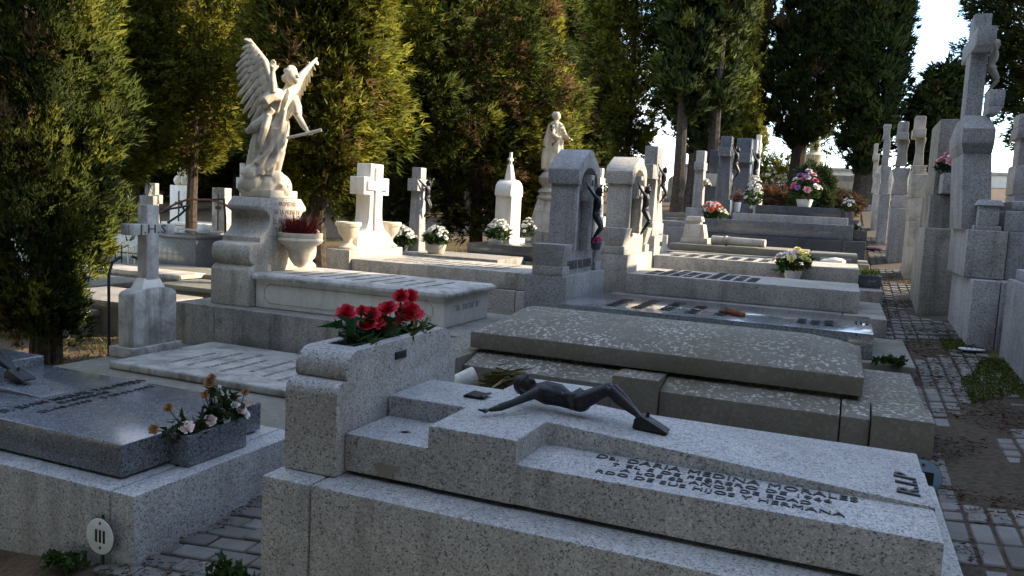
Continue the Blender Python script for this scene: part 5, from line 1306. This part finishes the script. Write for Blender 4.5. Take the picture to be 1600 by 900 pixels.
# small white cross with a red flower, and pale kerbs beyond the dark headstone
Y = 13.0; x = float(ony(935, 320, Y)[0])
cross_pillar('small white marble cross with a red flower behind the dark headstone', x, Y, gz(x, Y)-.1, zat(935, 338, Y), zat(937, 263, Y), .06, .17, 'marble_white', .1, .66, (.12, .16), 1.4)
px_bouquet('single red flower head beside the small white marble cross', 943, 307, 12.8, zat(943, 312, 12.8), ['red'], 3, 9, 9, 35, nl=14)
for k, (px, py, Y, w, lab) in enumerate(((1040, 331, 16.0, 2.6, 'low brown stone tomb with sunlit top beyond the cross headstone'), (1045, 345, 14.2, 2.4, 'low grey stepped tomb in front of the brown stone one'), (935, 372, 12.0, 1.6, 'pale low kerb tomb behind the sunlit headstone'), (935, 350, 13.9, 1.6, 'sunlit cream kerb tomb behind the pale low one'))):
    q = ony(px, py, Y); x = q[0]; t = thing('low_stone_tomb', lab, 'tomb', (x, Y+.5, gz(x, Y)))
    box(x-w/2, x+w/2-.3, Y, Y+1.0, gz(x, Y)-.2, q[2]-.1).build('kerb', 'granite_old' if k % 2 == 0 else 'granite_base', t, .015)
    box(x-w/2+.1, x+w/2-.4, Y+.1, Y+.9, q[2]-.097, q[2]).build('slab', 'mossy_concrete' if k in (0, 3) else 'granite_base', t, .012)

# ------------------------------------------------------------------ far end of the path
for k, (px, Y, w, h, tint, lab) in enumerate(((1212, 22.5, 2.2, .75, ((.17, .075, .04), (.09, .06, .03)), 'clipped red-brown shrub hedge behind the purple bouquet'), (1290, 22.0, 1.7, .6, ((.12, .07, .04), (.07, .05, .03)), 'low brown shrub right of the purple bouquet'),
                                            (1240, 22.3, 1.6, .6, ((.13, .06, .035), (.08, .05, .03)), 'middle brown shrub between the clipped hedge and the right one'), (1205, 31, 2.4, 1.7, ((.2, .2, .03), (.12, .14, .03)), 'bright yellow-green shrub behind an iron fence'), (1268, 20.5, .9, 1.25, ((.05, .07, .03), (.03, .05, .02)), 'dark green upright shrub beside the purple bouquet'))):
    q = at(px, Y); s = thing('shrub', lab, 'shrub', q); r = np.random.default_rng(70+k)
    N = 1500; th = r.uniform(0, 6.28, N); u = r.uniform(-1, 1, N); rr_ = r.uniform(.55, 1, N)**.5
    pts = np.stack([w/2*rr_*np.cos(th)*np.sqrt(1-u*u), .5*rr_*np.sin(th)*np.sqrt(1-u*u), h*.5+h*.5*rr_*u], 1)*(1+.15*np.sin(th*5+u*6))[:, None]
    d = pts-np.array([0, 0, h*.4]); d /= np.linalg.norm(d, axis=1)[:, None]
    mixv = r.uniform(0, 1, (N, 1)); tt = np.array(tint[0])*mixv+np.array(tint[1])*(1-mixv)
    o = bpy.data.objects.new('foliage', blades_mesh('foliage', pts, d, 6, .13, .025, .6, tt, 90+k)); C.objects.link(o); o.parent = s
    mb = MB()
    for j in range(7): mb.tube([(q[0]+random.uniform(-.2, .2)*w, q[1]+random.uniform(-.1, .1), q[2]-.1), (q[0]+random.uniform(-.35, .35)*w, q[1]+random.uniform(-.2, .2), q[2]+h*.6)], [.02, .006], 5)
    mb.build('stems', 'bark', s, 0, kind='stuff')
fn = thing('iron_fence', 'low thin iron fence in front of the yellow-green shrub', 'fence', at(1205, 29))
x, y, z = at(1205, 29)
for k in range(14): MB().box(x-1.2+.18*k, x-1.175+.18*k, y, y+.025, z-.1, z+.85).build('bar', 'iron', fn, 0)
MB().box(x-1.25, x+1.25, y-.005, y+.03, z+.75, z+.78).build('rail', 'iron', fn, 0)
w = thing('boundary_wall', 'long low plastered wall with coping at the far end of the path', 'wall', at(1330, 44))
x, y, z = at(1330, 44)
box(x-9, x+12, y, y+.4, z-.5, z+.75).build('wall_face', 'plaster', w, .02); box(x-9.1, x+12.1, y-.08, y+.48, z+.752, z+.9).build('coping', 'limestone', w, .02)
t = thing('pale_vault', 'wide pale stone vault catching the sun at the end of the path', 'tomb', at(1330, 31))
x, y, z = at(1325, 31)
box(x-2.0, x+1.6, y, y+1.6, z-.3, z+.35).build('base', 'limestone', t, .02); box(x-1.9, x+1.5, y+.1, y+1.5, z+.352, z+.62).build('body', 'marble_cream', t, .02); box(x-1.75, x+1.35, y+.2, y+1.4, z+.622, z+.85).build('top', 'limestone', t, .04)
cpd = thing('cream_column', 'cream stone column with moulded head standing before the far wall', 'column', at(1266, 33))
x, y, z = at(1266, 33); MB().lathe([(.34, 0), (.34, .3), (.27, .4), (.25, 1.3), (.3, 1.45), (.36, 1.5), (.36, 1.75), (.2, 1.85), (.2, 2.3)], x, y, z-.1, 16).build('shaft', 'marble_cream', cpd, 0)
pp = thing('potted_plant', 'small bare plant in a terracotta pot in front of the far wall', 'plant', at(1283, 36))
x, y, z = at(1283, 36); MB().lathe([(.2, 0), (.28, .5), (.3, .55), (.24, .55)], x, y, z+.35, 14).build('pot', 'terracotta', pp, 0)
MB().tube([(x, y, z+.8), (x+.05, y, z+1.7)], [.04, .02], 6).build('stem', 'bark', pp, 0)
leaves(pp, [(x+random.uniform(-.7, .7), y+random.uniform(-.4, .4), z+random.uniform(1.5, 2.6)) for _ in range(140)], [(random.uniform(-1, 1), random.uniform(-1, 1), .5) for _ in range(140)], .2, .03, 3, [(.06, .07, .03)]*140, 15)
# a few more graves under the far trees
for k, (px, Y, lab) in enumerate(((1253, 26, 'white narrow headstone in front of the cream column'), (1376, 24, 'pale leaning headstone far along the path edge'), (1090, 33, 'grey block headstone among the bare trunks'), (1050, 36, 'pale headstone seen between the bare trunks'))):
    x, y, z = at(px, Y); s = thing('small_headstone', lab, 'headstone', (x, y, z))
    w_, hh = random.uniform(.4, .6), random.uniform(.9, 1.3)
    poly = [(x-w_/2, z-.1), (x-w_/2, z+hh*.75)] + [(x-w_/2*math.cos(a), z+hh*.75+hh*.25*math.sin(a)) for a in np.linspace(0, math.pi, 8)[1:-1]] + [(x+w_/2, z+hh*.75), (x+w_/2, z-.1)]
    prism(poly, 'y', y, y+.18).build('stone', 'limestone', s, .01); box(x-w_*.7, x+w_*.7, y-.08, y+.28, z-.1, z+.12).build('foot', 'granite_base', s, .01)

# ------------------------------------------------------------------ graves down on the left, under the trees
def gat(px, py): q = ong(px, py); return q[0], q[1], gz(q[0], q[1]), 1/ppm(q)
def low_tomb(label, px, py, L_, W_, H_, mk, ms, cap=.07, name='low_slab_tomb'):
    x, y, z, s = gat(px, py); t = thing(name, label, 'tomb', (x, y, z))
    box(x-L_/2, x+L_/2, y, y+W_, z-.25, z+H_-cap).build('kerb', mk, t, .015); box(x-L_/2-.04, x+L_/2+.04, y-.04, y+W_+.04, z+H_-cap+.002, z+H_).build('slab', ms, t, .012); return t, (x, y, z+H_)
low_tomb('low old concrete tomb with a dark mossy lid beside the dark juniper', 140, 514, 1.5, .9, .36, 'mossy_concrete', 'granite_old')
low_tomb('sunken mossy slab behind the low old concrete tomb', 190, 492, 1.7, .8, .14, 'mossy_concrete', 'lichen_stone')
low_tomb('sunlit cream slab on a mossy kerb behind the marble cross', 290, 447, 2.0, .8, .22, 'lichen_stone', 'mossy_concrete')
low_tomb('dark broken kerb behind the angel pedestal', 318, 472, 1.6, .8, .2, 'lichen_stone', 'mossy_concrete')
low_tomb('sunlit rough kerb wall below the iron railing', 200, 452, 2.0, .5, .3, 'limestone', 'limestone')
t, tp = low_tomb('blue-grey tomb with a flat top behind the marble cross', 205, 425, 3.0, 1.2, .75, 'granite_blue', 'granite_blue')
px_bouquet('white and red flowers on the blue-grey tomb behind the juniper', 193, 372, tp[1]+.5, tp[2], ['red', 'white', 'orange', 'white'], 14, 30, 22, 41, nl=70)
t, tp = low_tomb('grey concrete tomb with a cracked sunlit lid left of the angel pedestal', 300, 415, 2.6, 1.2, .62, 'granite_old', 'limestone')
sx, sy, sz = tp
s = thing('white_stone_dome', 'white rounded stone resting on the cracked lid', 'stone', (sx-.2, sy+.5, sz)); MB().ball((sx-.2, sy+.5, sz+.05), (.14, .1, .11), 12, 8).build('dome', 'marble_white', s, 0)
s = thing('stone_lantern_post', 'small round-capped stone post behind the cracked lid', 'post', (sx+.25, sy+1.1, sz))
MB().lathe([(.12, -.2), (.12, .5), (.16, .53), (.16, .6), (.12, .66), (.0, .7)], sx+.25, sy+1.1, sz, 14).build('post', 'marble_cream', s, 0)
rl = thing('iron_railing', 'thin white-painted iron railing around a grave behind the marble cross', 'railing', gat(190, 432)[:3])
x, y, z, s_ = gat(190, 432)
for k in range(9):
    MB().tube([(x-.6+.15*k, y, z-.05), (x-.6+.15*k, y, z+.55+.06*(k % 2))], .012, 6).build('bar', 'paper' if k > 4 else 'iron', rl, 0)
MB().tube([(x-.65, y, z+.42), (x+.65, y, z+.42)], .012, 6).build('rail', 'iron', rl, 0)
# tall items: (kind, px, base py, height px, width px)
def upright(label, px, py, hpx, wpx, kind, mat, cat, name):
    x, y, z, s = gat(px, py); t = thing(name, label, cat, (x, y, z)); H = hpx*s; W = wpx*s
    if kind == 'cross':
        MB().box(x-W*.3, x+W*.3, y-.12, y+.12, z-.1, z+H*.2).frust(x-W*.22, x+W*.22, y-.09, y+.09, z+H*.2, x-W*.12, x+W*.12, y-.06, y+.06, z+H*.55).box(x-W*.12, x+W*.12, y-.06, y+.06, z+H*.55, z+H).build('shaft', mat, t, .008)
        MB().box(x-W*.5, x+W*.5, y-.065, y+.055, z+H*.68, z+H*.82).build('arms', mat, t, .008)
    else:
        box(x-W/2, x+W/2, y, y+.22, z-.1, z+H).build('slab', mat, t, .01)
        MB().box(x-W*.03, x+W*.03, y-.012, y-.002, z+H*.25, z+H*.9).box(x-W*.2, x+W*.2, y-.013, y-.003, z+H*.66, z+H*.71).build('relief_cross', 'black_paint', t, 0)
        box(x-W*.65, x+W*.65, y-.1, y+.4, z-.1, z+H*.12).build('foot', mat, t, .01)
    return t, (x, y, z+H)
upright('grey stone cross on a flared foot behind the blue-grey tomb', 232, 398, 112, 28, 'cross', 'granite_base', 'cross', 'stone_cross')
upright('tan stone cross just right of the grey stone cross', 243, 385, 98, 22, 'cross', 'limestone', 'cross', 'stone_cross')
t, tp = upright('white headstone with dark cross and a carved ornament on top', 279, 378, 88, 37, 'slab', 'marble_white', 'headstone', 'white_headstone')
MB().ball((tp[0]-.1, tp[1]+.1, tp[2]+.12), (.16, .1, .14), 9, 6).ball((tp[0]-.02, tp[1]+.1, tp[2]+.35), (.13, .09, .13), 9, 6).ball((tp[0]+.08, tp[1]+.1, tp[2]+.14), (.1, .09, .15), 9, 6).build('ornament', 'marble_cream', t, 0)
upright('grey marble stele with a long dark cross left of the angel pedestal', 340, 392, 98, 25, 'slab', 'marble_old', 'headstone', 'grey_stele')
upright('ornate small marble cross on a tall base beside the angel\'s rock', 377, 378, 122, 17, 'cross', 'marble_old', 'cross', 'stone_cross')
upright('white marble cross with rounded arms showing through the juniper\'s edge', 190, 372, 82, 26, 'cross', 'marble_white', 'cross', 'stone_cross')
upright('pale headstone with dark cross glimpsed behind the juniper', 22, 440, 70, 40, 'slab', 'marble_white', 'headstone', 'white_headstone')
for k, (px, py, W_, lab) in enumerate(((330, 384, 3.0, 'white tomb with blue-grey sides behind the white headstone'), (250, 404, 3.0, 'long dark grey tomb behind the marble cross arms'), (70, 470, 1.8, 'grey slab behind the dark juniper trunk'), (20, 520, 1.6, 'pale kerb left of the dark juniper'), (120, 440, 2.2, 'sunlit slab seen past the dark juniper'))):
    low_tomb(lab, px, py, W_, 1.1, .5 if k < 2 else .3, 'granite_dark' if k < 2 else 'lichen_stone', 'marble_white' if k == 0 else 'mossy_concrete')
ib = thing('rusty_iron_bars', 'bent rusty iron bars of a broken grave canopy behind the marble cross', 'ironwork', gat(300, 425)[:3])
x, y, z, s_ = gat(300, 425); Yb = y
def ip(px, py): return tuple(ony(px, py, Yb))
for k, pts in enumerate((((252, 331), (275, 318), (292, 312), (330, 312)), ((262, 348), (282, 335), (296, 322)), ((256, 328), (280, 324), (296, 321)), ((280, 313), (284, 322), (288, 328)), ((330, 312), (352, 320), (366, 330)), ((330, 312), (350, 311), (352, 340)))):
    MB().tube([ip(*q) for q in pts], .02, 6).build('bar', 'rust' if k in (0, 4) else 'iron', ib, 0)
MB().tube([ip(352, 340), ip(352, 440)], .02, 6).build('post', 'iron', ib, 0); MB().tube([ip(264, 347), ip(268, 445)], .02, 6).build('post', 'iron', ib, 0)
hp = thing('iron_hoop_stand', 'black iron hoop stand right behind the tall marble cross', 'ironwork', (X0-.45, 5.0, .2))
for dy in (-.17, .2):
    MB().tube([(X0-.4, 4.85+dy, .2), (X0-.4, 4.85+dy, .9), (X0-.4, 4.85+dy*.8, 1.0), (X0-.4, 4.85+dy*.3, 1.04)], .012, 6).build('bar', 'iron', hp, 0)

# ------------------------------------------------------------------ litter, grass and moss on the ground
def scatter(name, N, rx, ry, L_, W_, up, tints, seed, keep=None, K=1, label=None):
    r = np.random.default_rng(seed); x = r.uniform(*rx, N); y = r.uniform(*ry, N)
    k = np.ones(N, bool) if keep is None else np.array([keep(a, b) for a, b in zip(x, y)])
    x = x[k]; y = y[k]; z = np.array([gz(a, b)+.002 for a, b in zip(x, y)])
    a = r.uniform(0, 6.28, len(x)); d = np.stack([np.cos(a), np.sin(a), np.full(len(x), up)], 1)
    tt = np.array(tints)[r.integers(0, len(tints), len(x))]
    o = bpy.data.objects.new(name, blades_mesh(name, np.stack([x, y, z], 1), d, K, L_, W_, .12 if up < .5 else .35, tt, seed)); C.objects.link(o)
    tag(o, label, name.replace('_', ' '), kind='stuff'); return o
nzf = lambda a, b, s, o: mnoise.noise(Vector((a*s, b*s, o)))
scatter('leaf_litter', 17000, (.3, 1.05), (2.3, 11), .035, .0028, .05, [(.06, .035, .022), (.035, .022, .016), (.11, .065, .04)], 81, lambda a, b: nzf(a, b, 2.0, 5) > .02 or a < .42, label='brown needle litter drifted over the path pavers')
scatter('grass', 22000, (.75, 1.08), (4.0, 12), .018, .004, .7, [(.05, .075, .015), (.085, .1, .02)], 82, lambda a, b: nzf(a, b, 1.4, 2) > .1, 2, label='short moss and grass along the foot of the monuments')
scatter('grass', 30000, (-14, -5.2), (5, 17), .06, .006, 1.2, [(.09, .1, .02), (.14, .13, .03), (.12, .09, .04)], 83, lambda a, b: nzf(a, b, .6, 2) > -.1, 2, label='sparse grass between the lower graves on the left')
scatter('leaf_litter', 6000, (-2.66, -1.8), (1.2, 3.6), .03, .0028, .05, [(.09, .05, .03), (.05, .035, .02)], 84, lambda a, b: nzf(a, b, 3.0, 5) > .15, label='needle litter in the passage between the near tombs')
for k, (x, y, h_, lab) in enumerate(((-1.95, 2.2, .13, 'green weeds at the corner of the granite tomb'), (-2.75, 2.14, .1, 'small green weed in front of the number III sign'), (.33, 5.6, .09, 'green moss tuft at the foot of the mirror-polished tomb'))):
    z = gz(x, y) if k < 2 else .73
    wd = thing('weed', lab, 'plant', (x, y, z))
    ps = [(x+random.uniform(-.09, .09), y+random.uniform(-.04, .04), z+random.uniform(0, h_*.5)) for _ in range(60)]
    leaves(wd, ps, [(random.uniform(-1, 1), random.uniform(-1, 1), .6) for _ in ps], h_*.32, .014, 3, [(.03, .06, .015)]*60, 100+k, .4)
print('objects', len(bpy.data.objects), 'tris', sum(len(m.polygons) for m in bpy.data.meshes))
